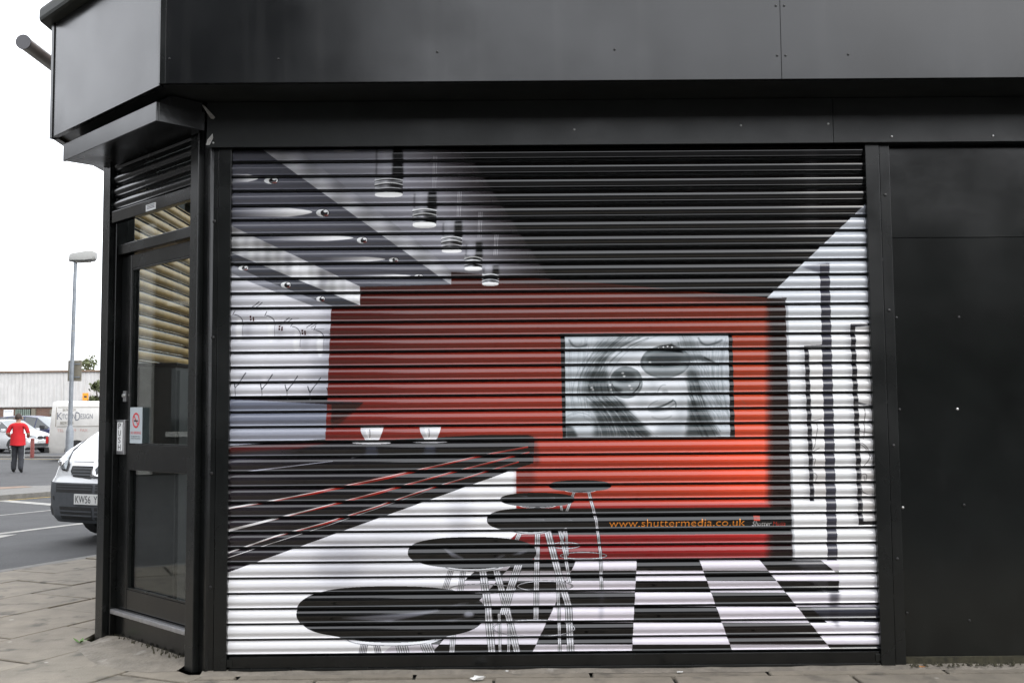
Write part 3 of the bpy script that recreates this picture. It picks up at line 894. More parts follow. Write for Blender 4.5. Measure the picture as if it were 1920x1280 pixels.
# lay the canvas flat on the curtain plane
PX0, PX1, PZ0, PZ1 = -1.42, 1.86, 0.05, 2.68
TW, TH = 2480, 1990
xs = PX0 + (np.arange(TW) + .5) / TW * (PX1 - PX0)
zs = PZ0 + (np.arange(TH) + .5) / TH * (PZ1 - PZ0)
XX, ZZ = np.meshgrid(xs, zs)
def dotv(v):
    return (XX - CAM.x) * v.x + (-0.008 - CAM.y) * v.y + (ZZ - CAM.z) * v.z
dep = dotv(_F)
uu = ((960 + 1950 * dotv(_R2) / dep) - CX0) * S - .5
vv = ((640 - 1950 * dotv(_U2) / dep) - CY0) * S - .5
u0 = np.clip(np.floor(uu).astype(int), 0, CW - 2)
v0 = np.clip(np.floor(vv).astype(int), 0, CH - 2)
fu = np.clip(uu - u0, 0, 1)[..., None]
fv = np.clip(vv - v0, 0, 1)[..., None]
flat = (canvas[v0, u0] * (1 - fu) + canvas[v0, u0 + 1] * fu) * (1 - fv) + (canvas[v0 + 1, u0] * (1 - fu) + canvas[v0 + 1, u0 + 1] * fu) * fv
px = np.ones((TH, TW, 4), np.float32)
px[..., :3] = flat
img = bpy.data.images.new("shutter_print", TW, TH, alpha=False)
img.colorspace_settings.name = 'sRGB'
img.pixels.foreach_set(px.ravel())
img.update()
img.pack()

def print_mat():
    m = bpy.data.materials.new('printed_film')
    m.use_nodes = True
    n, l = m.node_tree.nodes, m.node_tree.links
    b = n["Principled BSDF"]
    b.inputs['Roughness'].default_value = 0.17
    b.inputs['Specular IOR Level'].default_value = 0.66
    g = n.new("ShaderNodeNewGeometry")
    sp = n.new("ShaderNodeSeparateXYZ")
    l.new(g.outputs['Position'], sp.inputs[0])
    ux, uz = n.new("ShaderNodeMapRange"), n.new("ShaderNodeMapRange")
    ux.inputs['From Min'].default_value, ux.inputs['From Max'].default_value = PX0, PX1
    uz.inputs['From Min'].default_value, uz.inputs['From Max'].default_value = PZ0, PZ1
    l.new(sp.outputs[0], ux.inputs['Value'])
    l.new(sp.outputs[2], uz.inputs['Value'])
    cb = n.new("ShaderNodeCombineXYZ")
    l.new(ux.outputs[0], cb.inputs[0])
    l.new(uz.outputs[0], cb.inputs[1])
    t = n.new("ShaderNodeTexImage")
    t.image = img
    t.extension = 'EXTEND'
    l.new(cb.outputs[0], t.inputs['Vector'])
    gm = n.new("ShaderNodeVectorMath")
    gm.operation = 'SCALE'
    gm.inputs['Scale'].default_value = PRINT_GAIN
    l.new(t.outputs['Color'], gm.inputs[0])
    l.new(gm.outputs[0], b.inputs['Base Color'])
    t3 = n.new("ShaderNodeTexNoise")
    t3.inputs['Scale'].default_value = 7.0
    t3.inputs['Detail'].default_value = 6
    l.new(g.outputs['Position'], t3.inputs['Vector'])
    r3 = n.new("ShaderNodeMapRange")
    r3.inputs['To Min'].default_value = 0.05
    r3.inputs['To Max'].default_value = 0.10
    l.new(t3.outputs['Fac'], r3.inputs['Value'])
    l.new(r3.outputs[0], b.inputs['Roughness'])
    return m
PRINT_GAIN = 0.70
M['print'] = print_mat()
# ---------------------------------------------------------------- ground
UX, UY = 0.424, 0.9057                      # direction of the kerb
def kerb_pt(t, off=0.0):                    # off > 0 towards the road
    return (-3.84 + UX * t - UY * off, 4.50 + UY * t + UX * off)
def zr(y):
    return -0.1 if y < 4 else (-0.1 - 0.0081 * (y - 4) if y < 25 else -0.27)

rows = [(-400, -0.1), (-8, -0.1), (4, -0.1), (25, -0.27), (420, -0.27)]
b = MB()
vs = [(x, y, z) for y, z in rows for x in (-420, 420)]
b.add(vs, [(2 * i, 2 * i + 1, 2 * i + 3, 2 * i + 2) for i in range(4)])
road = tag(b.build('road', M['asphalt']), kind='structure')

def strip(name, pts, w, m, dz=0.004, w2=None):
    """painted line on the road following its fall"""
    pts2 = []
    for i in range(len(pts) - 1):
        n = max(1, int(math.dist(pts[i], pts[i + 1]) / 2))
        pts2 += [(pts[i][0] + (pts[i + 1][0] - pts[i][0]) * k / n, pts[i][1] + (pts[i + 1][1] - pts[i][1]) * k / n) for k in range(n)]
    pts2.append(pts[-1])
    vs, fs = [], []
    for i, p in enumerate(pts2):
        q = pts2[min(i + 1, len(pts2) - 1)]
        o = pts2[max(i - 1, 0)]
        d = Vector((q[0] - o[0], q[1] - o[1])).normalized()
        ww = w if w2 is None else w + (w2 - w) * i / (len(pts2) - 1)
        for s in (-.5, .5):
            x, y = p[0] - d.y * ww * s, p[1] + d.x * ww * s
            vs.append((x, y, zr(y) + dz))
    for i in range(len(pts2) - 1):
        fs.append((2 * i, 2 * i + 1, 2 * i + 3, 2 * i + 2))
    return tag(MB().add(vs, fs).build(name, m), kind='structure')

strip('yellow_line', [kerb_pt(-8.5, .11), kerb_pt(16, .11)], 0.07, M['yellow'])
strip('white_line', [(-6.9, 5.6), (-6.13, 7.39), (-5.83, 8.16), (-4.6, 10.9)], 0.14, M['roadpaint'])
strip('white_line', [(-9.6, 5.2), (-7.385, 9.97), (-7.03, 10.78), (-5.6, 13.8)], 0.08, M['roadpaint'])
strip('white_line', [(-9.4, 13.35), (-8.65, 12.83), (-7.56, 11.99), (-6.4, 11.0)], 0.24, M['roadpaint'])
strip('yellow_line', [(-12.6, 6.2), (-8.8, 12.9), (-8.36, 13.72), (-5.0, 19.6)], 0.07, M['yellow'])
ar = MB().add([(x, y, zr(y) + .004) for x, y in [(-5.88, 7.31), (-6.35, 7.05), (-6.32, 6.5), (-6.08, 6.83), (-6.45, 5.3), (-6.2, 5.2), (-5.9, 6.75)]], [(0, 1, 2, 3), (0, 3, 6), (3, 4, 5, 6)])
tag(ar.build('arrow_marking', M['roadpaint']), kind='structure')

# traffic island with its kerb
isl = [(-12.4, 6.1), (-8.86, 13.0), (-8.40, 13.85), (-5.2, 19.4), (-6.6, 20.4), (-9.3, 15.85), (-9.68, 15.7), (-10.05, 15.4), (-13.6, 7.8)]
b = MB()
vs = [(x, y, zr(y) - .02) for x, y in isl] + [(x, y, zr(y) + .095) for x, y in isl]
n = len(isl)
b.add(vs, [tuple(range(n, 2 * n))] + [(i, (i + 1) % n, n + (i + 1) % n, n + i) for i in range(n)])
island = tag(b.build('traffic_island', M['kerb'], bevel=0.01), kind='structure')
bp = [(-10.5, 11.8), (-9.75, 14.55), (-9.34, 15.3), (-9.68, 15.62), (-10.0, 15.3), (-12.0, 10.9)]
b = MB().add([(x, y, zr(y) + .1) for x, y in bp], [tuple(range(6))])
b.build('buff_paving', M['brown'], island)

# far side of the junction: low kerb and yellow line
b = MB()
b.add([(x, y + (x + 18) * -.35, -.30 + dz) for dz in (0, .09) for x, y in [(-60, 34.6), (10, 34.6), (10, 35.0), (-60, 35.0)]], [(4, 5, 6, 7), (0, 1, 5, 4), (1, 2, 6, 5), (2, 3, 7, 6), (3, 0, 4, 7)])
tag(b.build('far_kerb', M['kerb']), kind='structure')
strip('yellow_line', [(-40, 41.1), (-18.95, 33.75), (-16.2, 32.8), (0, 27.1)], 0.12, M['yellow'])

# the pavement: slabs laid one by one on a dirt bed
def clip(sub, rect):
    outp = sub
    n = len(rect)
    for i in range(n):
        a, c = rect[i], rect[(i + 1) % n]
        def side(p):
            return (c[0] - a[0]) * (p[1] - a[1]) - (c[1] - a[1]) * (p[0] - a[0])
        inp, outp = outp, []
        for j in range(len(inp)):
            p, q = inp[j], inp[(j + 1) % len(inp)]
            sp, sq = side(p), side(q)
            if sp >= 0: outp.append(p)
            if (sp >= 0) != (sq >= 0):
                t = sp / (sp - sq)
                outp.append((p[0] + (q[0] - p[0]) * t, p[1] + (q[1] - p[1]) * t))
        if not outp: return []
    return outp
def area(p):
    return 0.5 * sum(p[i][0] * p[(i + 1) % len(p)][1] - p[(i + 1) % len(p)][0] * p[i][1] for i in range(len(p)))

KW = 0.13
split = [(-1.50, -0.05), (-1.75, -0.9), (-2.53, -3.0)]
regA = [(-7.18, -3.0), kerb_pt(-8.0, -KW), kerb_pt(3.05, -KW), (-2.44, 0.80), (-1.58, -0.05)] + split
regB = [(-1.50, -0.075), (4.6, -0.075), (4.6, -3.0)] + split[::-1][:-1]
if area(regA) < 0: regA = regA[::-1]
if area(regB) < 0: regB = regB[::-1]
pave = MB().prism(regA, -0.32, -0.016).build('pavement', M['grout'])
pave2 = MB().prism(regB, -0.32, -0.0165).build('pavement_bed', M['grout'], pave)
tag(pave, kind='structure')
def lay(region, org, ang, L, W, nu, nv, bond):
    c, s = math.cos(ang), math.sin(ang)
    for j in range(-nv, nv):
        for i in range(-nu, nu):
            g = 0.0065 + random.random() * 0.005
            u0 = i * L + (bond * L if j % 2 else 0)
            rect = [(u0 + g, j * W + g), (u0 + L - g, j * W + g), (u0 + L - g, (j + 1) * W - g), (u0 + g, (j + 1) * W - g)]
            rect = [(org[0] + c * u - s * v, org[1] + s * u + c * v) for u, v in rect]
            p = clip(region, rect)
            if len(p) < 3 or abs(area(p)) < 0.006: continue
            q = [p[0]]
            for r in p[1:]:
                if math.dist(r, q[-1]) > 0.004: q.append(r)
            if len(q) < 3: continue
            cx, cy = sum(r[0] for r in q) / len(q), sum(r[1] for r in q) / len(q)
            z = random.uniform(-.004, .002)
            tx, ty = random.uniform(-.006, .006), random.uniform(-.006, .006)
            def zz(r): return z + (r[0] - cx) * tx + (r[1] - cy) * ty
            n = len(q)
            ins = [(r[0] + (cx - r[0]) * .012, r[1] + (cy - r[1]) * .012) for r in q]
            vs = [(r[0] - cx, r[1] - cy, -.03) for r in q] + [(r[0] - cx, r[1] - cy, zz(r) - .004) for r in q] + [(r[0] - cx, r[1] - cy, zz(r)) for r in ins]
            fs = [tuple(range(2 * n, 3 * n))]
            for k in range(n):
                k2 = (k + 1) % n
                fs += [(k, k2, n + k2, n + k), (n + k, n + k2, 2 * n + k2, 2 * n + k)]
            MB().add(vs, fs).build('slab', M['slab'], pave, loc=(cx, cy, 0))
lay(regA, (-2.482, .236), math.atan2(UY, UX), 0.76, 0.6, 22, 14, 0.5)
lay(regB, (-1.33, -.15), 0.0, 0.86, 0.6, 12, 16, 0.45)
# narrow edge slabs between wall and paving are the -0.075 strip: mortar haunch
b = MB()
xs = [-1.52 + i * .12 for i in range(int(6.1 / .12))]
vs = []
for x in xs:
    vs += [(x, -.085 + random.uniform(-.012, .012), .0), (x, -.02, .012 + random.uniform(-.004, .006)), (x, .03, .012)]
fs = []
for i in range(len(xs) - 1):
    for k in range(2):
        fs.append((3 * i + k, 3 * i + 3 + k, 3 * i + 4 + k, 3 * i + 1 + k))
b.add(vs, fs)
tag(b.build('mortar_edge', M['threshold'], smooth=True), kind='structure')
kerb = tag(MB().add([(*kerb_pt(-8, .0), -.25), (*kerb_pt(12, .0), -.25), (*kerb_pt(12, -KW), -.25), (*kerb_pt(-8, -KW), -.25)], [(0, 1, 2, 3)]).build('kerb', M['grout']), kind='structure')
for i in range(14):                              # unseen kerb in front, added so the slats reflect dark road
    MB().box(-7.2 + i * .915 + .004, -7.2 + i * .915 + .911, -3.13, -3.004, -.24, random.uniform(-.004, .003)).build('kerb_stone', M['kerb'], kerb, bevel=.012)
for i in range(-8, 13):
    p = [kerb_pt(i * .915 + .004, 0), kerb_pt(i * .915 + .911, 0), kerb_pt(i * .915 + .911, -KW + .004), kerb_pt(i * .915 + .004, -KW + .004)]
    z = random.uniform(-.004, .003)
    MB().prism(p, -.24, z).build('kerb_stone', M['kerb'], kerb, bevel=.012)

# ---------------------------------------------------------------- the shop building
A45 = R(-45)
CO = Vector((-2.375, 0.803, 0))
EX, EY = Vector((.70711, -.70711, 0)), Vector((.70711, .70711, 0))
def cw(x, y, z=0.0):                          # chamfer-local to world
    p = CO + EX * x + EY * y
    return (p.x, p.y, z)
def cxy(x, y):
    return cw(x, y)[:2]

shop = thing('shop_building', 'black painted corner shop front with wide fascia and boarded right side', 'building')
FB, FT = 2.852, 3.50
FV = (-1.654, -0.38)                           # corner of the fascia
SX = 1.317
screw_me = None
def screw(parent, x, y, z, m='steel', r=0.006, n=(0, -1, 0)):
    nv = Vector(n)
    a = nv.cross(Vector((0, 0, 1))).normalized()
    u = Vector((0, 0, 1))
    vs = []
    for rr, d in ((r, 0), (r * .8, r * .35), (r * .35, r * .5)):
        for k in range(8):
            t = k * math.pi / 4
            vs.append(Vector((x, y, z)) + a * (math.cos(t) * rr) + u * (math.sin(t) * rr) + nv * d)
    fs = [(i * 8 + k, i * 8 + (k + 1) % 8, i * 8 + 8 + (k + 1) % 8, i * 8 + 8 + k) for i in range(2) for k in range(8)] + [tuple(range(16, 24))]
    MB().add(vs, fs).build('screw', M[m], parent, smooth=True)

def wavy_panel(x0, x1, y, z0, z1, seed, amp, name, m, parent, nx=40, nz=8):
    """sheet fixed at its edges that oil-cans a little in between, folded back at the rim"""
    rr_ = random.Random(seed)
    ph = [(rr_.uniform(1, 4), rr_.uniform(.5, 2), rr_.uniform(0, 6.3)) for _ in range(5)]
    vs, fs = [], []
    for j in range(nz + 1):
        for i in range(nx + 1):
            u, v = i / nx, j / nz
            w = sum(math.sin(a * 2 * u * (x1 - x0) + b_ * 3 * v + c_) for a, b_, c_ in ph) / 5
            vs.append((x0 + (x1 - x0) * u, y + amp * w * min(1, 6 * u, 6 * (1 - u)) * (.35 + .65 * math.sin(math.pi * v)), z0 + (z1 - z0) * v))
    fs += [(j * (nx + 1) + i, j * (nx + 1) + i + 1, (j + 1) * (nx + 1) + i + 1, (j + 1) * (nx + 1) + i) for j in range(nz) for i in range(nx)]
    rim = [i for i in range(nx + 1)] + [j * (nx + 1) + nx for j in range(1, nz + 1)] + [nz * (nx + 1) + i for i in range(nx - 1, -1, -1)] + [j * (nx + 1) for j in range(nz - 1, 0, -1)]
    o = len(vs)
    vs += [(vs[k_][0], y + .03, vs[k_][2]) for k_ in rim]
    n_ = len(rim)
    fs += [(rim[k_], o + k_, o + (k_ + 1) % n_, rim[(k_ + 1) % n_]) for k_ in range(n_)]
    return MB().add(vs, fs).build(name, m, parent, smooth=True)
fp1 = wavy_panel(FV[0] + .012, SX, -.38, FB, FT, 3, .0022, 'fascia_panel', M['fascia'], shop)
fp2 = wavy_panel(SX + .003, 4.6, -.38, FB, FT, 8, .0022, 'fascia_panel', M['fascia'], shop)
for x, z, m in [(-1.09, 2.965, 'darkscrew'), (-1.61, 2.97, 'darkscrew'), (-.33, 2.995, 'darkscrew'), (.52, 3.0, 'darkscrew'), (SX - .018, 2.965, 'darkscrew'), (SX - .018, 3.21, 'darkscrew')]:
    screw(fp1, x, -.3822, z, m)
for x, z, m in [(SX + .022, 2.965, 'darkscrew'), (SX + .022, 3.21, 'darkscrew'), (1.64, 2.968, 'darkscrew')]:
    screw(fp2, x, -.3822, z, m)
def off(p, q, d):                              # inward offset for plates along p->q
    v = Vector((q[0] - p[0], q[1] - p[1])).normalized()
    nrm = Vector((-v.y, v.x))
    return (p[0] + nrm.x * d, p[1] + nrm.y * d), (q[0] + nrm.x * d, q[1] + nrm.y * d)
a, c = cxy(.05, -.327), cxy(1.342, -.327)
a2, c2 = cxy(.05, -.297), cxy(1.325, -.297)
fp3 = MB().prism([a, c, c2, a2], FB - .01, FT).build('fascia_panel', M['fascia_lit'], shop, bevel=.002)
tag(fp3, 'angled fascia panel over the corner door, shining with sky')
# angle strip on the corner, end strip on the left
MB().prism([(FV[0] - .014, -.372), (FV[0] + .0, -.386), (FV[0] + .026, -.386), (FV[0] + .026, -.3805), (FV[0] + .008, -.3805)], FB - .004, FT).build('corner_trim', M['rail'], shop, bevel=.001)
MB().prism([cxy(.028, -.333), cxy(.062, -.333), cxy(.062, -.328), cxy(.036, -.328), cxy(.036, -.27), cxy(.028, -.27)], FB - .015, FT).build('corner_trim', M['rail'], shop)
# side fascia, running back along the other street
sx, sy = cxy(.04, -.315)
fp4 = MB().prism([(sx - .005, sy + .01), (sx - .03, sy + .6), (sx - .005, sy + 1.3), (sx, sy + 6), (sx + .03, sy + 6), (sx + .03, sy)], FB - .015, FT).build('fascia_panel', M['fascia'], shop)
# fascia body and soffit
body = [(FV[0] + .03, -.348), (4.6, -.348), (4.6, .3), (-1.45, .3), (-2.3, 1.1), (-2.3, 7), (sx + .032, 7), (sx + .032, sy + .03), cxy(.08, -.29), cxy(1.31, -.29)]
MB().prism(body, FB + .004, FT - .02).build('fascia_box', M['lintel'], shop)
# cornice
cor = [(FV[0] - .03, -.45), (4.6, -.45), (4.6, .3), (-1.45, .3), (-2.3, 1.1), (-2.3, 7), (sx - .08, 7), (sx - .08, sy - .03), cxy(.01, -.40), cxy(1.34, -.40)]
MB().prism(cor, FT + .002, FT + .085).build('cornice', M['cornice'], shop, bevel=.02)
up = [(-1.70, -.05), (4.6, -.05), (4.6, 7), (-2.5, 7), (-2.5, .75)]
ub = brick_mat('red_brick', (.2, .09, .06), (.15, .07, .05), (.25, .22, .19))
for q in ([(-1.70, -.05), (4.6, -.05), (4.6, .2), (-1.6, .2)], [(-1.705, -.045), (-1.605, .205), (-2.26, .86), (-2.5, .75)], [(-2.5, .755), (-2.262, .865), (-2.26, 7), (-2.5, 7)]):
    MB().prism(q, FT + .087, 5.0).build('upper_wall', ub, shop)  # unseen; kept low and roofless so daylight drops into the shop
# lintel plates under the fascia
LB0 = 2.622
lp1 = MB().box(-1.522, 1.658, -.062, -.05, LB0, FB + .002).build('lintel_plate', M['lintel'], shop, bevel=.002)
lp2 = MB().box(1.6595, 4.6, -.0622, -.0502, LB0 + .001, FB + .002).build('lintel_plate', M['lintel'], shop, bevel=.002)
MB().box(-1.50, 4.6, -.049, .25, LB0 + .012, FB + .002).build('lintel_core', M['black'], shop)
for x, z in [(.343, 2.70), (1.19, 2.715), (1.635, 2.72), (-1.488, 2.645)]:
    screw(lp1, x, -.0625, z)
for x, z in [(1.955, 2.652), (2.47, 2.652)]:
    screw(lp2, x, -.0645, z)
# torn tape ends by the corner
for pts in [[(-1.548, -.07, 2.842), (-1.53, -.07, 2.832), (-1.478, -.07, 2.775), (-1.486, -.07, 2.765), (-1.50, -.07, 2.769)],
            [(-1.522, -.07, 2.632), (-1.515, -.07, 2.66), (-1.49, -.07, 2.69), (-1.487, -.07, 2.668), (-1.505, -.07, 2.632)]]:
    vs = [Vector(p) for p in pts] + [Vector(p) + Vector((0, .002, 0)) for p in pts]
    k = len(pts)
    MB().add(vs, [tuple(range(k)), tuple(range(2 * k - 1, k - 1, -1))] + [(i, (i + 1) % k, k + (i + 1) % k, k + i) for i in range(k)]).build('torn_tape', M['tape'], shop)
# boarded right side: steel sheets
sheets = []
for x0, x1 in [(1.957, 2.668), (2.672, 3.6), (3.604, 4.6)]:
    for z0, z1 in [(.048, 2.141), (2.145, 2.61)]:
        nx, nz = 10, (24 if z1 < 2.2 else 6)
        b = MB()
        vs = []
        for j in range(nz + 1):
            for i in range(nx + 1):
                u, v = i / nx, j / nz
                w = math.sin(u * math.pi) * math.sin(v * math.pi)
                bulge = .004 * w * math.sin(3.1 * u + 2.3 * v * (2 if z1 < 2.2 else 1) + x0)
                vs.append((x0 + (x1 - x0) * u, .004 - bulge - .0015 * math.sin(u * math.pi), z0 + (z1 - z0) * v))
        fs = [(j * (nx + 1) + i, j * (nx + 1) + i + 1, (j + 1) * (nx + 1) + i + 1, (j + 1) * (nx + 1) + i) for j in range(nz) for i in range(nx)]
        s_ = b.add(vs, fs).build('steel_sheet', M['panel'], shop, smooth=True)
        sheets.append(s_)
s0 = sheets[0]
for x, z, m in [(1.972, 1.735, 'darkscrew'), (2.29, 1.735, 'darkscrew'), (2.625, 1.735, 'darkscrew'), (2.645, 2.12, 'darkscrew'), (1.972, 1.27, 'darkscrew'), (2.265, 1.27, 'steel'),
                (1.972, .78, 'steel'), (2.28, .79, 'darkscrew'), (1.975, .26, 'darkscrew'), (2.285, .22, 'darkscrew'), (2.63, 1.265, 'darkscrew')]:
    screw(s0, x, .0015, z, m, r=.0075)
screw(sheets[1], 2.645, .002, 2.165, 'darkscrew', r=.0075)
MB().box(1.95, 4.6, .012, .09, .0, 2.635).build('backing_wall', M['black'], shop)
MB().box(1.957, 4.6, -.012, .010, .0, .046).build('plinth', M['moss'], shop)
# interior shell behind the corner door
MB().add([(-2.34, .95, .02), (-1.45, .08, .02), (4, .3, .02), (4, 6.5, .02), (-2.34, 6.5, .02)], [(0, 1, 2, 3, 4)]).build('interior_floor', M['dark_room'], shop)
MB().box(-2.44, -2.30, 2.53, 6.5, 0, 2.88).build('side_wall', M['dark_room'], shop)
MB().box(-2.44, 4, 6.5, 6.6, 0, 2.9).build('back_wall', M['dark_room'], shop)
MB().box(-1.5, 4.6, .10, .16, .0, 2.64).build('shutter_backing', M['dark_room'], shop)
MB().box(4.6, 4.7, -.05, 6.6, 0, 2.9).build('party_wall', M['dark_room'], shop)

# side shutter on the other street, seen from the back through the door glass
side = thing('side_shutter', 'cream roller shutter seen from behind through the corner door glass', 'shutter', (-2.345, 0.98, 0))
sme = None
for i in range(36):
    z = .05 + i * .075
    if sme is None:
        prof = [(.000, .000), (.006, .004), (.016, .018), (.016, .034), (.010, .052), (.004, .060), (.002, .066), (.009, .069), (.009, .0725), (.0, .0745)]
        vs = [(x, y, zz) for y in (0, 1.47) for x, zz in prof]
        k = len(prof)
        sob = MB().add(vs, [(j, j + 1, k + j + 1, k + j) for j in range(k - 1)]).build('slat', [M['tan'], M['black']], side, loc=(0, 0, z), smooth=True)
        for p_ in sob.data.polygons:
            zc = sum(sob.data.vertices[v_].co.z for v_ in p_.vertices) / len(p_.vertices)
            p_.material_index = 0 if (.010 < zc < .050 or .0685 < zc < .0722) else 1
        sme = sob.data
    else:
        link('slat', sme, side, (0, 0, z))
MB().box(-.03, .05, -.10, -.002, 0, 2.84).build('guide_rail', M['black'], side, bevel=.003)
MB().box(-.03, .05, 1.472, 1.54, 0, 2.84).build('guide_rail', M['black'], side, bevel=.003)

filler_thing = thing('dark_filler', 'dark cupboard added behind the lower door glass to hide the lower slats', 'filler', (-2.30, 1.0, .022))  # added dark box: hides the lower slats and darkens the lower glass
MB().box(0, .30, 0, 1.48, 0, 1.54).build('filler_body', M['dark_room'], filler_thing, bevel=.004)
MB().box(-.005, .31, -.005, 1.485, 1.542, 1.565).build('top', M['black'], filler_thing, bevel=.004)
for y in (.02, .76):
    dd = MB().box(.302, .318, y, y + .70, .06, 1.52).build('filler_front', M['dark_room'], filler_thing, bevel=.003)
    MB().box(.32, .335, y + .6, y + .62, .8, .92).build('handle', M['steel'], dd)

# ---------------------------------------------------------------- main roller shutter
XL, XR = -1.405, 1.83
sh = thing('roller_shutter', 'closed roller shutter printed with a black, white and red bar interior', 'shutter', (0.21, 0, 0))
def slat_profile():
    # (forward, height, printed) from bottom lip up to the hinge at the top, pitch 75 mm
    return [(-.004, .0, 0), (-.002, .0012, 0), (.0020, .0024, 0), (.0064, .0036, 0), (.0076, .0048, 0), (.0066, .0060, 0), (.0010, .0072, 0), (-.001, .0084, 0),
            (.0118, .0094, 1), (.0132, .0104, 1), (.0124, .0124, 1), (.0102, .0150, 1), (.0094, .0180, 1), (.0106, .0225, 1), (.0132, .0280, 1),
            (.0158, .0330, 1), (.0169, .0365, 1), (.0173, .0402, 1), (.0170, .0440, 1), (.0160, .0490, 1), (.0143, .0540, 1), (.0117, .0590, 1), (.0080, .0640, 1), (.0030, .0685, 1), (-.0035, .0718, 1), (-.005, .0735, 0), (-.005, .075, 0)]
pr_ = slat_profile()
vs = [(x - .21, -f + .004, z) for x in (XL - .03, XR + .03) for f, z, _ in pr_]
k = len(pr_)
fs = [(j, k + j, k + j + 1, j + 1) for j in range(k - 1)]
smesh = None
for i in range(34):
    z = .080 + i * .075
    if smesh is None:
        b = MB()
        b.add(vs, fs)
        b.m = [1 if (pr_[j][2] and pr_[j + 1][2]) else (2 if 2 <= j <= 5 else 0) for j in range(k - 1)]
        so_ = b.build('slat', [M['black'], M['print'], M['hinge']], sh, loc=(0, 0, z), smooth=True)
        smesh = so_.data
    else:
        so2 = link('slat', smesh, sh, (0, random.uniform(-.0008, .0008), z))
        so2.rotation_euler = (random.uniform(-.012, .012), 0, random.uniform(-.0005, .0005))
so_.location.y = 0
bar = MB().box(XL + .012, XR - .006, -.022, .02, .022, .079).build('bottom_bar', M['black'], sh, loc=(-.21, 0, 0), bevel=.003)
tb = MB().box(XL + .012, XR - .006, -.030, -.018, .010, .0225).build('bar_lip', M['rail'], bar, bevel=.002)
for x0, x1 in ((XL - .004, XL + .03), (XR - .028, XR + .002)):
    MB().box(x0, x1, -.026, .01, .03, .068).build('end_lock', M['rail'], bar, bevel=.002)
for nm, (a0, a1, b0, b1) in (('l', (-1.520, -1.4695, -1.4655, -1.402)), ('r', (1.902, 1.953, 1.827, 1.898))):
    rail = MB().box(b0, b1, -.034, .06, .004, 2.64).build('guide_rail', M['rail'], sh, loc=(-.21, 0, 0), bevel=.003)
    MB().box(a0, a1, -.026, .06, .006, 2.64).build('cover_strip', M['rail'], rail, bevel=.002)
    xm = (a0 + a1) / 2 + (.008 if nm == 'l' else -.002)
    for z in (.42, .98, 1.66, 2.25):
        screw(rail, xm, -.0265, z + (.0 if nm == 'l' else .11), 'darkscrew', r=.009)
    for z in (.34, .80, 1.30, 2.02):
        MB().box((min(a1, b1) if nm == 'l' else b1) - .002, (b0 if nm == 'l' else a0) + .002, -.030, -.01, z, z + .018).build('clip', M['rail'], rail)

# ---------------------------------------------------------------- the corner door (local frame turned 45 degrees)
dr = thing('shop_door', 'black framed glazed corner door with push plate and no smoking notice', 'door', CO, A45)
def D(name, x0, x1, y0, y1, z0, z1, m='black', bevel=.003, parent=None):
    return MB().box(x0, x1, y0, y1, z0, z1).build(name, M[m], parent or dr, bevel=bevel)
D('corner_post', .014, .105, -.012, .13, .0, 2.76, 'rail')
D('frame_jamb', .107, .133, .02, .13, .02, 2.76)
D('corner_post', 1.062, 1.142, -.012, .16, .0, 2.84, 'rail')
D('post_return', 1.144, 1.21, .02, .17, .0, 2.84)
D('frame_jamb', 1.004, 1.060, .045, .13, .05, 2.36)
D('transom', .135, 1.002, .03, .12, 2.198, 2.256, 'rail')
tg = MB().box(.134, 1.004, .083, .089, 2.258, 2.72).build('transom_glass', M['glass'], dr)
# leaf
D('door_stile', .136, .262, .055, .105, .192, 2.19)
D('door_stile', .985, 1.002, .055, .105, .192, 2.19)
D('top_rail', .264, .983, .056, .104, 2.108, 2.188)
D('middle_rail', .264, .983, .05, .106, .967, 1.109)
D('bottom_rail', .264, .983, .056, .104, .194, .303)
MB().box(.264, .983, .077, .083, 1.110, 2.107).build('glass_pane', M['glass'], dr)
MB().box(.264, .983, .077, .083, .304, .966).build('glass_pane', M['glass'], dr)
for (x0, x1, z0, z1) in [(.264, .272, 1.110, 2.107), (.264, .272, .304, .966), (.273, .983, .304, .313), (.273, .983, 2.099, 2.107), (.273, .983, 1.110, 1.117)]:
    D('glazing_bead', x0, x1, .058, .076, z0, z1, 'rail', bevel=.001)
D('weather_bar', .136, 1.002, .018, .052, .158, .184, 'alu', bevel=.006)
D('sill_panel', .136, 1.002, .053, .11, .03, .190)
# push plate
pl = D('push_plate', .134, .232, .040, .0545, 1.052, 1.248, 'alu', bevel=.003)
MB().box(.150, .214, .0372, .0398, 1.072, 1.234).build('plate_face', M['white'], pl)
for i, ch in enumerate("PUSH"):
    lettering('letter', ch, .046, M['ink'], pl, (.166, .0362, 1.198 - i * .040), (1, 0, 0), (0, 0, 1), width=.032)
lk = D('lock_plate', .197, .226, .046, .0545, 1.352, 1.412, 'alu', bevel=.001)
MB().tube([(.2115, .046, 1.385), (.2115, .036, 1.385)], .010, 12).build('lock_barrel', M['steel'], lk)
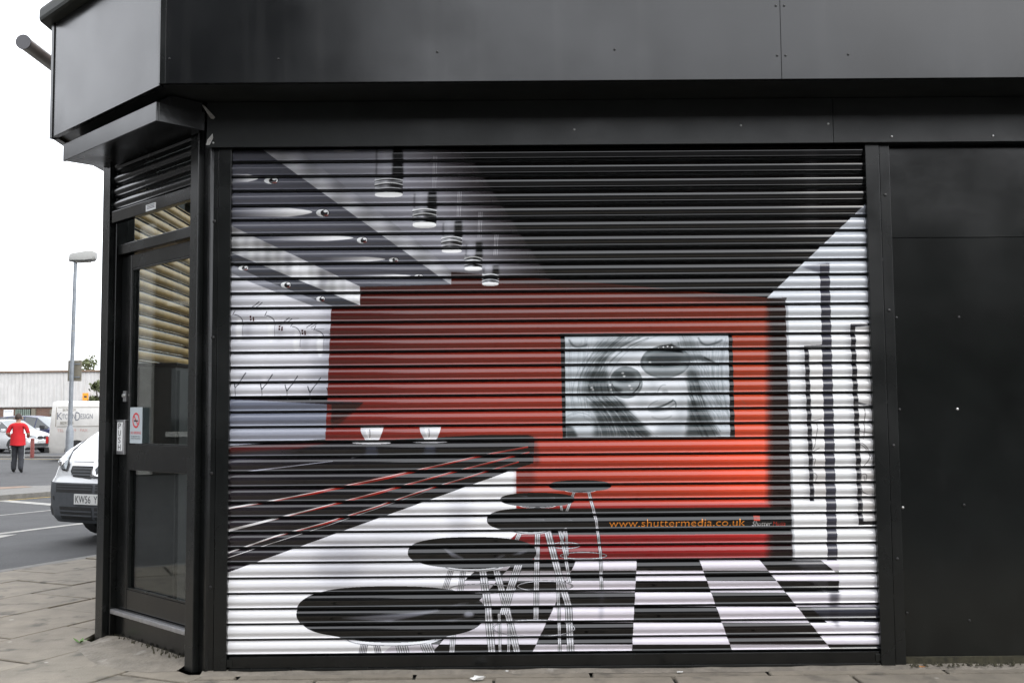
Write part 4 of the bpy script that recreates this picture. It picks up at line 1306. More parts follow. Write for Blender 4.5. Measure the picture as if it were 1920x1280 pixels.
# no smoking notice on the glass
NX = -.152
st = MB().box(.424 + NX, .572 + NX, .0555, .0576, 1.117, 1.318).build('notice', mat('notice_paper', (.42, .47, .5), .5), dr)
def ring_geo(cx, cz, r0, r1, y, n=28):
    vs, fs = [], []
    for i in range(n):
        t = 2 * math.pi * i / n
        for r in (r0, r1):
            vs.append((cx + r * math.cos(t), y, cz + r * math.sin(t)))
    for i in range(n):
        k2 = (i + 1) % n
        fs.append((2 * i, 2 * i + 1, 2 * k2 + 1, 2 * k2))
    return vs, fs
nb = MB()
nb.add(*ring_geo(.498 + NX, 1.245, .033, .043, .0548))
nb.add([(.498 + NX - .026, .0548, 1.245 + .032), (.498 + NX - .032, .0548, 1.245 + .026), (.498 + NX + .026, .0548, 1.245 - .032), (.498 + NX + .032, .0548, 1.245 - .026)], [(0, 1, 2, 3)])
nb.build('no_smoking_symbol', M['redink'], st)
MB().add([(.474 + NX, .0547, 1.238), (.522 + NX, .0547, 1.238), (.522 + NX, .0547, 1.246), (.474 + NX, .0547, 1.246)], [(0, 1, 2, 3)]).build('cigarette', M['ink'], st)
lettering('lettering', 'NO SMOKING', .022, M['redink'], st, (.436 + NX, .0548, 1.168), (1, 0, 0), (0, 0, 1), width=.124)
for kk, zz_ in enumerate((1.153, 1.141)):
    lettering('lettering', 'It is against the law to' if kk == 0 else 'smoke in these premises', .012, M['ink'], st, (.440 + NX, .0548, zz_), (1, 0, 0), (0, 0, 1), width=.114)
# concrete threshold fanning out onto the pavement
pts = [(.10, .02), (.125, -.11), (.22, -.19), (.33, -.215), (.47, -.25), (.60, -.262), (.74, -.255), (.88, -.225), (.98, -.16), (1.05, -.06), (1.06, .02), (1.02, .06), (.18, .06)]
pts = [(x + random.uniform(-.012, .012), y + random.uniform(-.012, .012)) for x, y in pts]
n = len(pts)
vs = [(x, y, .002 if y < .0 else .03) for x, y in pts] + [(.58 + (x - .58) * .8, .06 + (y - .06) * .72, .016 if y < 0 else .04) for x, y in pts]
thr = MB().add(vs, [tuple(range(n, 2 * n))] + [(i, (i + 1) % n, n + (i + 1) % n, n + i) for i in range(n)]).build('threshold', M['threshold'], None, loc=CO, rot=(0, 0, A45), smooth=True)
tag(thr, kind='structure')

# door shutter, rolled most of the way up
ds = thing('door_shutter', 'black roller shutter rolled up above the corner door, small white label on its bar', 'shutter', CO, A45)
k = len(pr_)
dvs = [(x, -f * 1.0 + .02, z) for x in (.115, 1.06) for f, z, _ in pr_]
dme = None
for i in range(5):
    if dme is None:
        o_ = MB().add(dvs, fs).build('slat', M['black'], ds, loc=(0, 0, 2.452), smooth=True)
        dme = o_.data
    else:
        link('slat', dme, ds, (0, 0, 2.452 + i * .075))
db = MB().box(.120, 1.06, -.005, .035, 2.383, 2.450).build('bottom_bar', M['black'], ds, bevel=.003)
lb = MB().box(.552, .668, -.0065, -.0052, 2.388, 2.424).build('label_sticker', M['white'], db)
for z in (2.415, 2.407, 2.399):
    MB().box(.565, .655, -.0072, -.0068, z, z + .004).build('print_line', M['inkblue'], lb)
# shutter housing over the door
hx0, hx1 = .105, 1.225
MB().box(hx0 + .02, hx1 - .02, -.2, -.03, 2.802, FB - .002).build('housing_neck', M['black'], ds)
MB().box(hx0, hx1, -.285, -.27, 2.702, 2.80).build('housing', M['fascia_lit'], ds, bevel=.003)
MB().box(hx0 + .004, hx1 - .004, -.2695, -.022, 2.704, 2.80).build('housing_shaded', M['black'], ds, bevel=.003)  # same housing; shade on its return put in as black paint
MB().box(-.1, 1.2, -.02, .14, 2.77, FB - .004).build('housing_end', M['lintel'], ds, bevel=.003)

# trough light on the side fascia
tl = thing('sign_light', 'grey tubular sign light sticking out beyond the left end of the fascia', 'sign light', (-2.92, .913, 3.53))
MB().tube([(0, 0, 0), (0, 1.6, 0)], .042, 20).build('tube_housing', mat('grey_tube', (.3, .29, .28), .4, metal=.3, noise=.15), tl, smooth=True)
MB().tube([(0, -.012, 0), (0, -.001, 0)], .046, 20).build('end_cap', mat('grey_cap', (.12, .12, .13), .5), tl, smooth=True)
br = MB().tube([(.03, .42, .06), (.06, .42, .1), (.3, .42, .1)], .018, 8)
br.build('bracket', M['black'], tl)
# ---------------------------------------------------------------- street things
def heading(hx, hy):
    return math.atan2(-hx, hy)

def wheel(parent, x, y, r, w, m_rim='alu'):
    b = MB()
    prof = [(-w / 2, r * .6), (-w / 2, r * .93), (-w / 2 * .8, r), (w / 2 * .8, r), (w / 2, r * .93), (w / 2, r * .6)]
    n = 24
    vs = [(px_, r_ * math.cos(2 * math.pi * k / n), r_ * math.sin(2 * math.pi * k / n)) for px_, r_ in prof for k in range(n)]
    fs = [(i * n + k, i * n + (k + 1) % n, (i + 1) * n + (k + 1) % n, (i + 1) * n + k) for i in range(len(prof) - 1) for k in range(n)]
    t = b.add(vs, fs).build('tyre', M['tyre'], None, smooth=True)
    hub = MB()
    s = 1 if x > 0 else -1
    for k in range(10):
        a0, a1 = 2 * math.pi * k / 10, 2 * math.pi * (k + .55) / 10
        hub.add([(s * w * .42, r * .12 * math.cos(a0), r * .12 * math.sin(a0)), (s * w * .5, r * .6 * math.cos(a0), r * .6 * math.sin(a0)), (s * w * .5, r * .6 * math.cos(a1), r * .6 * math.sin(a1)), (s * w * .42, r * .12 * math.cos(a1), r * .12 * math.sin(a1))], [(0, 1, 2, 3)])
    hub.tube([(s * w * .38, 0, 0), (s * w * .46, 0, 0)], r * .2, 12)
    t.name = 'wheel'
    t.parent = parent
    t.location = (x, y, r)
    hub.build('rim', M[m_rim], t)
    back = MB().tube([(0, 0, 0), (s * w * .3, 0, 0)], r * .62, 16).build('disc', M['blackplastic'], t)
    return t

def car(name, label, loc, hd, paint, st, glass_side, wheel_y, wr, group=None, kidney=False):
    t = thing(name, label, 'car', loc, heading(*hd), group)
    prof = []
    for (y, zb, ws, wb, zbelt, wr_, zroof) in st:
        prof.append([(0, zb), (ws * .94, zb), (ws, zb + .18), (wb * 1.005, (zb + .18 + zbelt) / 2), (wb, zbelt), (wr_, zroof), (wr_ * .55, zroof + .03), (0, zroof + .035)])
    n = len(prof[0])
    vs = []
    for (row, s_) in zip(prof, st):
        for x, z in row: vs.append((x, s_[0], z))
        for x, z in row: vs.append((-x, s_[0], z))
    body, wins = MB(), []
    bf = []
    for i in range(len(st) - 1):
        for sd in (0, 1):
            o = sd * n
            for j in range(n - 1):
                f = [i * 2 * n + o + j, i * 2 * n + o + j + 1, (i + 1) * 2 * n + o + j + 1, (i + 1) * 2 * n + o + j]
                g = glass_side.get((i, j))
                if g: wins.append((f, g))
                else: bf.append(f)
    for i in (0, len(st) - 1):
        o = i * 2 * n
        bf.append([o + j for j in range(n)] + [o + n + j for j in range(n - 1, -1, -1)])
    body.add(vs, bf).build('body', paint, t, smooth=True)
    # merge screen halves, keep each side window its own pane
    scr = [f for f, g in wins if g == 'screen']
    if scr:
        MB().add(vs, scr).build('windscreen', M['screen'], t, smooth=True)
    rear = [f for f, g in wins if g == 'rear']
    if rear:
        MB().add(vs, rear).build('rear_window', M['carglass'], t, smooth=True)
    for f, g in wins:
        if g == 'side':
            c = sum((Vector(vs[q]) for q in f), Vector()) / 4
            q = [c + (Vector(vs[p]) - c) * .93 + Vector((.012 if c.x > 0 else -.012, 0, 0)) for p in f]
            MB().add(q, [(0, 1, 2, 3)]).build('window', M['carglass'], t)
            MB().add([vs[p] for p in f], [(0, 1, 2, 3)]).build('window_surround', paint, t)
    W = max(s_[2] for s_ in st)
    for yy in wheel_y:
        for sg in (1, -1):
            wheel(t, sg * (W - .10), yy, wr, .21)
            vs2 = [(sg * (W + .004), yy + (wr + .05) * math.cos(math.pi * k / 12), wr + (wr + .05) * math.sin(math.pi * k / 12)) for k in range(13)]
            MB().add(vs2, [tuple(range(13))]).build('wheel_arch', M['blackplastic'], t)
    return t

hst = [(-2.12, .30, .70, .72, .78, .60, .82), (-2.02, .22, .82, .83, .92, .64, 1.02), (-1.72, .2, .86, .86, .95, .60, 1.33), (-1.2, .2, .87, .87, .94, .60, 1.40),
       (-.15, .2, .87, .87, .93, .61, 1.42), (.30, .2, .87, .87, .92, .58, 1.38), (1.0, .2, .87, .86, .91, .68, .98), (1.5, .2, .86, .84, .82, .66, .89), (1.92, .2, .82, .80, .70, .60, .78), (2.10, .26, .70, .68, .56, .52, .63), (2.14, .32, .6, .58, .5, .45, .54)]
gs = {}
for j in (4,):
    gs.update({(2, j): 'side', (3, j): 'side', (4, j): 'side', (5, j): 'side'})
for j in (5, 6):
    gs[(5, j)] = 'screen'
    gs[(1, j)] = 'rear'
c1 = car('silver_hatchback', 'silver hatchback with twin oval grilles facing the road behind the man in red', (-22.05, 40.7, -.27), (.91, -.40), M['silver'], hst, gs, (-1.32, 1.32), .31)
def front_ell(par, name, cx, cz, rx, rz, y, m, n=16, pw=2.0):
    vs = []
    for dy in (0, .03):
        for k in range(n):
            a = 2 * math.pi * k / n
            ca, sa = math.cos(a), math.sin(a)
            vs.append((cx + rx * math.copysign(abs(ca) ** (2 / pw), ca), y - dy, cz + rz * math.copysign(abs(sa) ** (2 / pw), sa)))
    return MB().add(vs, [tuple(range(n))] + [(k, (k + 1) % n, n + (k + 1) % n, n + k) for k in range(n)]).build(name, M[m], par)
for s in (1, -1):
    front_ell(c1, 'grille', s * .15, .66, .135, .075, 2.145, 'blackplastic', pw=3)
    h = MB().add([(s * .34, 2.135, .60), (s * .72, 2.02, .63), (s * .80, 1.86, .74), (s * .62, 2.00, .755), (s * .36, 2.10, .73)], [(0, 1, 2, 3, 4)]).build('headlight', M['lens'], c1)
    mr = MB().box(s * .90 - .09, s * .90 + .09, .72, .84, .92, 1.05).build('wing_mirror', M['silver'], c1, bevel=.03)
front_ell(c1, 'lower_grille', 0, .36, .56, .055, 2.15, 'blackplastic', pw=5)
pl1 = MB().box(-.26, .26, 2.145, 2.165, .45, .56).build('number_plate', M['plate'], c1)
lettering('lettering', 'DA57 ETL', .09, M['ink'], pl1, (.22, 2.167, .472), (-1, 0, 0), (0, 0, 1), width=.44)
MB().box(-.78, .78, 2.0, 2.10, .22, .27).build('bumper_lip', M['blackplastic'], c1, bevel=.02)

mst = [(-2.1, .32, .72, .74, .86, .62, .9), (-2.02, .24, .82, .82, .98, .64, 1.2), (-1.75, .2, .86, .86, 1.0, .64, 1.50), (-1.0, .2, .88, .88, 1.0, .66, 1.58), (-.05, .2, .88, .88, .99, .66, 1.59), (.55, .2, .88, .88, .98, .63, 1.52), (1.25, .2, .87, .87, .97, .70, 1.04), (1.7, .2, .85, .84, .86, .66, .92), (2.05, .24, .72, .72, .66, .55, .72), (2.12, .3, .6, .6, .55, .45, .6)]
gs2 = {(2, 4): 'side', (3, 4): 'side', (4, 4): 'side', (5, 4): 'side'}
for j in (5, 6):
    gs2[(5, j)] = 'screen'; gs2[(1, j)] = 'rear'
c2 = car('blue_car', 'dark blue family car parked side on behind the silver hatchback', (-22.9, 45.2, -.27), (.985, -.17), M['blue'], mst, gs2, (-1.3, 1.32), .31)
for s in (1, -1):
    MB().box(s * .98 - .1, s * .98 + .1, .95, 1.12, 1.0, 1.16).build('wing_mirror', M['blackplastic'], c2, bevel=.03)
    MB().box(s * .89 - .01, s * .89 + .01, .1, .24, .9, .93).build('door_handle', M['blackplastic'], c2, bevel=.004)

# lettered white van by the lamp post
v2 = thing('lettered_van', 'white panel van lettered Kitchen Design behind the lamp post', 'van', (-14.05, 32.6, -.27), heading(.97, .23))
sec = [(.0, .28), (.86, .28), (.93, .5), (.94, 1.0), (.92, 1.35), (.84, 1.95), (.74, 2.05), (0, 2.10)]
stv = [(-2.30, .97, .0), (-2.26, 1.0, .0), (.9, 1.0, .0), (1.5, .98, .25), (2.2, .95, .75), (2.5, .88, .85)]
vs = []
for y, ws, drop in stv:
    lean = .12 if y < -2 else 0
    for sg in (1, -1):
        for x, z in sec:
            zz = z if z < 1.2 else max(1.15 if drop > .6 else z - drop * (z - 1.0), 1.0 + (z - 1.2) * .1)
            vs.append((sg * x * ws, y + (lean * (z - .3) / 1.8 if y < -2 else 0), zz if drop else z))
n = 8
fs_ = []
for i in range(len(stv) - 1):
    for sd in (0, 1):
        for j in range(n - 1):
            fs_.append((i * 16 + sd * 8 + j, i * 16 + sd * 8 + j + 1, (i + 1) * 16 + sd * 8 + j + 1, (i + 1) * 16 + sd * 8 + j))
for i in (0, len(stv) - 1):
    fs_.append(tuple(i * 16 + j for j in range(8)) + tuple(i * 16 + 8 + j for j in range(7, -1, -1)))
MB().add(vs, fs_).build('body', M['vandirty'], v2, smooth=True)
for y in (-1.35, 1.55):
    for s in (1, -1):
        wheel(v2, s * .84, y, .33, .2, 'pole')
        vs2 = [(s * .952, y + .4 * math.cos(math.pi * k / 12), .33 + .4 * math.sin(math.pi * k / 12)) for k in range(13)]
        MB().add(vs2, [tuple(range(13))]).build('wheel_arch', M['blackplastic'], v2)
# right flank faces the camera
def flank(y, z):
    if z > 1.35: x = .92 - (z - 1.35) / .6 * .08
    else: x = .945
    return Vector((x + .004, y, z))
pan = MB()
for (a0, a1, z0, z1) in [(-2.0, -.55, 1.86, 1.88), (-2.0, -.55, 1.20, 1.215), (-2.06, -2.04, 1.2, 1.88), (-.55, -.53, 1.2, 1.88), (-.45, .8, 1.86, 1.88), (-.45, .8, 1.2, 1.215)]:
    pan.add([flank(a0, z0), flank(a1, z0), flank(a1, z1), flank(a0, z1)], [(0, 1, 2, 3)])
pan.build('panel_pressing', M['signback'], v2)
up_ = (flank(0, 1.9) - flank(0, 1.4)).normalized()
def van_text(body, size, y, z, m, width, **kw):
    o = flank(y, z)
    lettering('lettering', body, size, m, v2, (o.x + .004, o.y, o.z), (0, 1, 0), up_, width=width, **kw)
van_text('K', .36, -2.02, 1.45, M['inkblue'], .17)
van_text('ITCHEN', .25, -1.86, 1.47, M['inkblue'], .43)
van_text('D', .44, -1.42, 1.41, M['inkblue'], .15)
van_text('ESIGN', .25, -1.25, 1.47, M['inkblue'], .40)
van_text('BATHROOM', .13, -1.84, 1.74, M['signback'], .42)
van_text('BEDROOM', .15, -1.9, 1.28, M['signback'], .42)
van_text('TEL     729   FAX', .14, -2.0, 1.02, mat('faded_red_ink', (.42, .25, .23), .6), 1.0)
MB().box(.80, .955, -2.36, -2.28, .62, .86).build('tail_light', M['tail'], v2, bevel=.01)
MB().box(-.9, .955, -2.40, -2.25, .3, .5).build('rear_bumper', M['blackplastic'], v2, bevel=.02)

# ---------------------------------------------------------------- near van, front corner
NV = (-4.455, 5.99)
nv = thing('white_van', 'white van with grey bumper parked at the kerb, front showing past the shop corner', 'van', (NV[0], NV[1], zr(5.6) - .005), heading(-UX, -UY))
ZT = [.24, .30, .40, .55, .67, .73, .80, .90, 1.00, 1.15, 1.31, 1.60, 1.88, 1.96]
Y0 = [-.05, -.01, .0, .0, -.01, -.05, -.075, -.12, -.27, -.55, -.86, -1.28, -1.74, -2.1]
HW = [.87, .90, .93, .945, .95, .945, .94, .94, .935, .93, .91, .86, .79, .72]
def fpt(s, z, o=0.0):
    y0, hw = float(np.interp(z, ZT, Y0)), float(np.interp(z, ZT, HW))
    a = abs(s)
    kz = float(np.interp(z, [.9, 1.31, 1.9], [1, .75, .45]))
    drop = (.08 * a * a + .27 * max(0, (a - .6) / .4) ** 2.2) * kz
    x = hw * (s if a < .55 else math.copysign(.55 + (a - .55) * (1.0 if a < .9 else 1.0), s))
    nx = math.copysign(max(0, (a - .6) / .4), s)
    return Vector((x + nx * o, y0 - drop + (1 - abs(nx) * .6) * o, z))
def patch(name, s0, s1, z0, z1, m, ns=24, nz=6, o=0.0, par=None, clipz=None):
    zs_ = sorted(set([z0 + (z1 - z0) * k / nz for k in range(nz + 1)] + [z for z in ZT if z0 < z < z1]))
    vs = [fpt(s0 + (s1 - s0) * i / ns, z, o) for z in zs_ for i in range(ns + 1)]
    fs = [(j * (ns + 1) + i, j * (ns + 1) + i + 1, (j + 1) * (ns + 1) + i + 1, (j + 1) * (ns + 1) + i) for j in range(len(zs_) - 1) for i in range(ns)]
    return MB().add(vs, fs).build(name, M[m], par or nv, smooth=True)
patch('body', -1, 1, .67, 1.31, 'vanwhite', 40, 16)
patch('bumper', -1, 1, .24, .672, 'bumper', 40, 10, o=.012)
patch('windscreen', -.9, .9, 1.33, 1.86, 'carglass', 20, 8, o=.004)
patch('scuttle', -.97, .97, 1.27, 1.335, 'blackplastic', 20, 2, o=.008)
# sides, roof, tail
b = MB()
for sg in (1, -1):
    rim = [fpt(sg * 1.0, z) for z in ZT]
    vs = [p for p in rim] + [Vector((p.x * .99, -4.75, p.z)) for p in rim]
    k = len(rim)
    b.add(vs, [(i, i + 1, k + i + 1, k + i) for i in range(k - 1)])
top = [fpt(-1 + 2 * i / 16, 1.96) for i in range(17)]
b.add(top + [Vector((p.x, -4.75, 1.98)) for p in top], [(i, i + 1, 17 + i + 1, 17 + i) for i in range(16)])
b.add([(-.95, -4.75, .3), (.95, -4.75, .3), (.8, -4.75, 1.96), (-.8, -4.75, 1.96)], [(0, 1, 2, 3)])
pw_ = patch('screen_surround', -1, 1, 1.31, 1.96, 'vanwhite', 24, 10)
b.build('side_panel', M['vanwhite'], nv, smooth=True)
MB().box(-.85, .85, -4.7, -.3, .22, .32).build('underbody', M['blackplastic'], nv)
for y in (-.98, -4.0):
    for s in (1, -1):
        wheel(nv, s * .83, y, .33, .22, 'pole')
def polypatch(name, pts, m, o, par=None):
    c = (sum(p[0] for p in pts) / len(pts), sum(p[1] for p in pts) / len(pts))
    rings = [1.0, .8, .6, .4, .2]
    vs = [fpt(c[0] + (s - c[0]) * r, c[1] + (z - c[1]) * r, o if r < 1 else o * .6) for r in rings for s, z in pts]
    n = len(pts)
    fs = [(i * n + k, i * n + (k + 1) % n, (i + 1) * n + (k + 1) % n, (i + 1) * n + k) for i in range(4) for k in range(n)] + [tuple(4 * n + k for k in range(n))]
    return MB().add(vs, fs).build(name, M[m], par or nv, smooth=True)
for sg in (1, -1):
    hp = [(sg * .52, .795), (sg * .62, .80), (sg * .78, .86), (sg * .90, .95), (sg * .98, 1.05), (sg * .975, 1.12), (sg * .88, 1.12), (sg * .73, 1.02), (sg * .60, .93), (sg * .53, .87)]
    polypatch('headlight_seal', [(s * 1.0, z) for s, z in [(c[0], c[1]) for c in hp]], 'blackplastic', .022)
    hl = polypatch('headlight', [(.73 * sg + (s - .73 * sg) * .90, .95 + (z - .95) * .91) for s, z in hp], 'lens', .036)
    polypatch('reflector', [(sg * (.65 + .06 * math.cos(a * .785)), .885 + .05 * math.sin(a * .785)) for a in range(8)], 'chrome', .046, hl)
    polypatch('indicator', [(sg * (.78 + .05 * math.cos(a * .785)), 1.01 + .05 * math.sin(a * .785)) for a in range(8)], 'chrome', .046, hl)
    # grille half with chrome bar and slats
    polypatch('grille', [(sg * .10, .715), (sg * .40, .735), (sg * .47, .79), (sg * .47, .895), (sg * .10, .895)], 'blackplastic', .012)
    patch('grille_bar', sg * .10, sg * .46, .852, .888, 'chrome', 10, 2, o=.026)
    for z in (.752, .785, .818):
        patch('grille_slat', sg * .10, sg * .42, z, z + .012, 'bumper', 10, 1, o=.024)
    # lower grille slots
    patch('upper_slot', sg * .02, sg * .62, .565, .655, 'blackplastic', 12, 2, o=.0145)
    for z in (.60, .628):
        patch('slot_bar', sg * .02, sg * .60, z, z + .010, 'bumper', 12, 1, o=.022)
    patch('lower_slot', sg * .02, sg * .56, .275, .415, 'blackplastic', 12, 2, o=.0145)
    for z in (.315, .36):
        patch('slot_bar', sg * .02, sg * .55, z, z + .018, 'bumper', 12, 1, o=.024)
    polypatch('fog_lamp_recess', [(sg * (.80 + .085 * math.cos(a * .628)), .36 + .07 * math.sin(a * .628)) for a in range(10)], 'blackplastic', .016)
    polypatch('fog_lamp', [(sg * (.825 + .05 * math.cos(a * .628)), .355 + .055 * math.sin(a * .628)) for a in range(10)], 'bumper', .026)
    polypatch('tow_cover', [(sg * .655, .475), (sg * .69, .475), (sg * .69, .53), (sg * .655, .53)], 'blackplastic', .016)
# badge: chrome shield with a plain emblem
bd = polypatch('badge', [(-.10, .73), (.10, .73), (.115, .80), (.115, .895), (-.115, .895), (-.115, .80)], 'chrome', .034)
polypatch('badge_face', [(0, .875), (-.05, .82), (0, .755), (.05, .82)], 'bumper', .042, bd)
plt = MB().box(-.26, .26, .020, .032, .445, .556).build('number_plate', M['plate'], nv, bevel=.003)
lettering('lettering', 'KW56', .112, M['ink'], plt, (.235, .0335, .462), (-1, 0, 0), (0, 0, 1), width=.22)
lettering('lettering', 'YDT', .112, M['ink'], plt, (-.03, .0335, .462), (-1, 0, 0), (0, 0, 1), width=.17)

# ---------------------------------------------------------------- lamp post, signs, bollard
lp = thing('street_lamp', 'tall grey street lamp post with flat lantern and a sign plate on it', 'street lamp', (-12.67, 24.85, zr(24.8)))
lp.rotation_euler = (R(0.3), R(.85), 0)
MB().tube([(0, 0, -.05), (0, 0, 1.12), (0, 0, 1.30)], [.108, .108, .062], 16).build('base', M['pole'], lp, smooth=True)
MB().tube([(0, 0, 1.3), (0, 0, 4.2), (0, 0, 6.08)], [.062, .058, .05], 14).build('pole', M['pole'], lp, smooth=True)
for z in (1.75, 4.0):
    MB().tube([(0, 0, z), (0, 0, z + .03)], .06, 14).build('band', M['lantern'], lp)
b = MB()
hv = []
for x, w, z0, z1 in [(-.17, .08, 6.04, 6.23), (-.10, .14, 6.03, 6.27), (.32, .18, 6.03, 6.34), (.53, .16, 6.06, 6.34), (.60, .08, 6.11, 6.3)]:
    for y, z in [(-w, z0 + .04), (-w * .6, z0), (w * .6, z0), (w, z0 + .04), (w, (z0 + z1) / 2), (w * .6, z1), (-w * .6, z1), (-w, (z0 + z1) / 2)]:
        hv.append((x, y, z))
b.add(hv, [(i * 8 + k, i * 8 + (k + 1) % 8, i * 8 + 8 + (k + 1) % 8, i * 8 + 8 + k) for i in range(4) for k in range(8)] + [tuple(range(8)), tuple(range(32, 40))])
ln = b.build('lantern', M['lantern'], lp, smooth=True)
MB().add([(.0, -.1, 6.045), (.45, -.11, 6.06), (.45, .11, 6.06), (0, .1, 6.045), (.05, -.06, 6.0), (.4, -.06, 6.01), (.4, .06, 6.01), (.05, .06, 6.0)], [(4, 5, 6, 7), (0, 1, 5, 4), (1, 2, 6, 5), (2, 3, 7, 6), (3, 0, 4, 7)]).build('lantern_bowl', M['lanternbowl'], ln)
sg_ = thing('sign_plate', 'back of a rectangular grey sign plate fixed to the lamp post', 'sign', (-12.585, 24.93, 2.3))
MB().box(-.2, .2, .0, .01, 0, .6).build('plate', M['signback'], sg_, bevel=.004)
for z in (.1, .48):
    MB().box(-.16, .16, -.016, -.001, z, z + .035).build('clamp', M['pole'], sg_)
bo = thing('bollard', 'slim red bollard on the far kerb in front of the silver hatchback', 'bollard', (-18.1, 34.45, -.27))
MB().tube([(0, 0, 0), (0, 0, .68), (0, 0, .70)], [.075, .07, .06], 14).build('post', M['bollard'], bo, smooth=True)
MB().tube([(0, 0, .70), (0, 0, .74)], [.085, .05], 14).build('cap', M['bollard'], bo, smooth=True)

nb_ = thing('notice_board', 'white notice board standing before the brick wall behind the parked cars', 'sign', (-25.06, 47.0, -.27))
MB().box(-.24, .24, 0, .03, 1.35, 1.92).build('board', M['white'], nb_, bevel=.005)
lettering('lettering', 'NOTICE', .1, M['inkblue'], nb_, (-.19, -.006, 1.8), (1, 0, 0), (0, 0, 1), width=.38)
for x in (-.2, .2):
    MB().box(x - .02, x + .02, .031, .06, 0, 1.8).build('post', M['pole'], nb_)

# ---------------------------------------------------------------- far building and trees
fb = thing('white_clad_building', 'long low building with white cladding over a brown brick base', 'building', (-29.4, 54.9, -.3), R(-3.5))
for i in range(9):
    x0 = -6 + i * 2.45
    b = MB()
    vs = []
    nn = 22
    for k in range(nn + 1):
        x = x0 + 2.44 * k / nn
        dy = -.03 if (k % 2) else 0.0
        vs += [(x, dy, 2.16), (x, dy, 4.14)]
    b.add(vs, [(2 * k, 2 * k + 2, 2 * k + 3, 2 * k + 1) for k in range(nn)])
    b.build('cladding_panel', M['cladding'], fb)
MB().box(-6, 16.1, -.12, 12, 4.14, 4.24).build('roof_edge', M['brown'], fb)
MB().box(-6, 16.1, .05, 12, 2.12, 4.13).build('upper_body', M['pilaster'], fb)
MB().box(-6, 16.1, .12, 12, 0, 2.12).build('brick_base', M['brickfar'], fb)
def bars(x0, x1, z0, z1, nb, name):
    w = MB().box(x0, x1, .06, .118, z0, z1).build(name, M['dark_room'], fb)
    for k in range(nb):
        x = x0 + (x1 - x0) * (k + .5) / nb
        MB().box(x - .035, x + .035, .02, .058, z0 + .03, z1 - .03).build('bar', M['fence'], w)
    return w
bars(.95, 1.85, .05, 2.05, 8, 'barred_door')
bars(3.0, 4.35, .9, 1.66, 11, 'barred_window')
MB().box(3.0, 4.35, .03, .11, 1.74, 2.0).build('shutter_box', M['signback'], fb)
MB().box(1.9, 2.15, .04, .118, .05, 2.05).build('door_post', M['signback'], fb)
os_ = thing('orange_sign', 'small orange notice on the white cladding above the lettered van', 'sign', (-24.19, 54.3, 2.2))
MB().box(-.17, .17, 0, .02, 0, .42).build('board', M['orange'], os_, bevel=.004)
MB().box(-.08, .08, -.006, -.001, .16, .26).build('symbol', M['ink'], os_)

def tree(name, label, loc, h, spread, seed, group):
    rr = random.Random(seed)
    t = thing(name, label, 'tree', loc, 0, group)
    b = MB()
    b.tube([(0, 0, 0), (.05, 0, h * .35), (-.05, .1, h * .62)], [.16, .12, .07], 8)
    tips = []
    for k in range(9):
        a = rr.uniform(0, 6.28)
        z0 = h * rr.uniform(.25, .6)
        e = Vector((math.cos(a) * spread * rr.uniform(.4, .95), math.sin(a) * spread * rr.uniform(.4, .95), z0 + h * rr.uniform(.12, .36)))
        b.tube([(0, 0, z0), e * .6 + Vector((0, 0, z0 * .38)), e], [.05, .035, .015], 5)
        tips.append(e)
    b.build('trunk', M['bark'], t)
    vs, fs = [], []
    for e in tips + [Vector((0, 0, h * .86)), Vector((.2, .1, h * .7))]:
        for k in range(170):
            d = Vector((rr.gauss(0, 1), rr.gauss(0, 1), rr.gauss(0, .8))) * spread * .21
            p = e + d
            s = rr.uniform(.05, .13)
            u = Vector((rr.gauss(0, 1), rr.gauss(0, 1), rr.gauss(0, 1))).normalized() * s
            w = u.cross(Vector((rr.gauss(0, 1), rr.gauss(0, 1), rr.gauss(0, 1)))).normalized() * s * .6
            o = len(vs)
            vs += [p - u, p + w, p + u, p - w]
            fs.append((o, o + 1, o + 2, o + 3))
    MB().add(vs, fs).build('crown', M['leaf'], t)
    return t
tree('tree', 'loose leafy tree rising over the white clad roof beside the shop corner', (-28.3, 64.5, -.3), 5.9, 1.25, 4, None)
tree('dark_tree', 'dark bushy tree just left of the shop corner in front of the cladding', (-19.55, 44.5, -.3), 3.6, .4, 9, None)

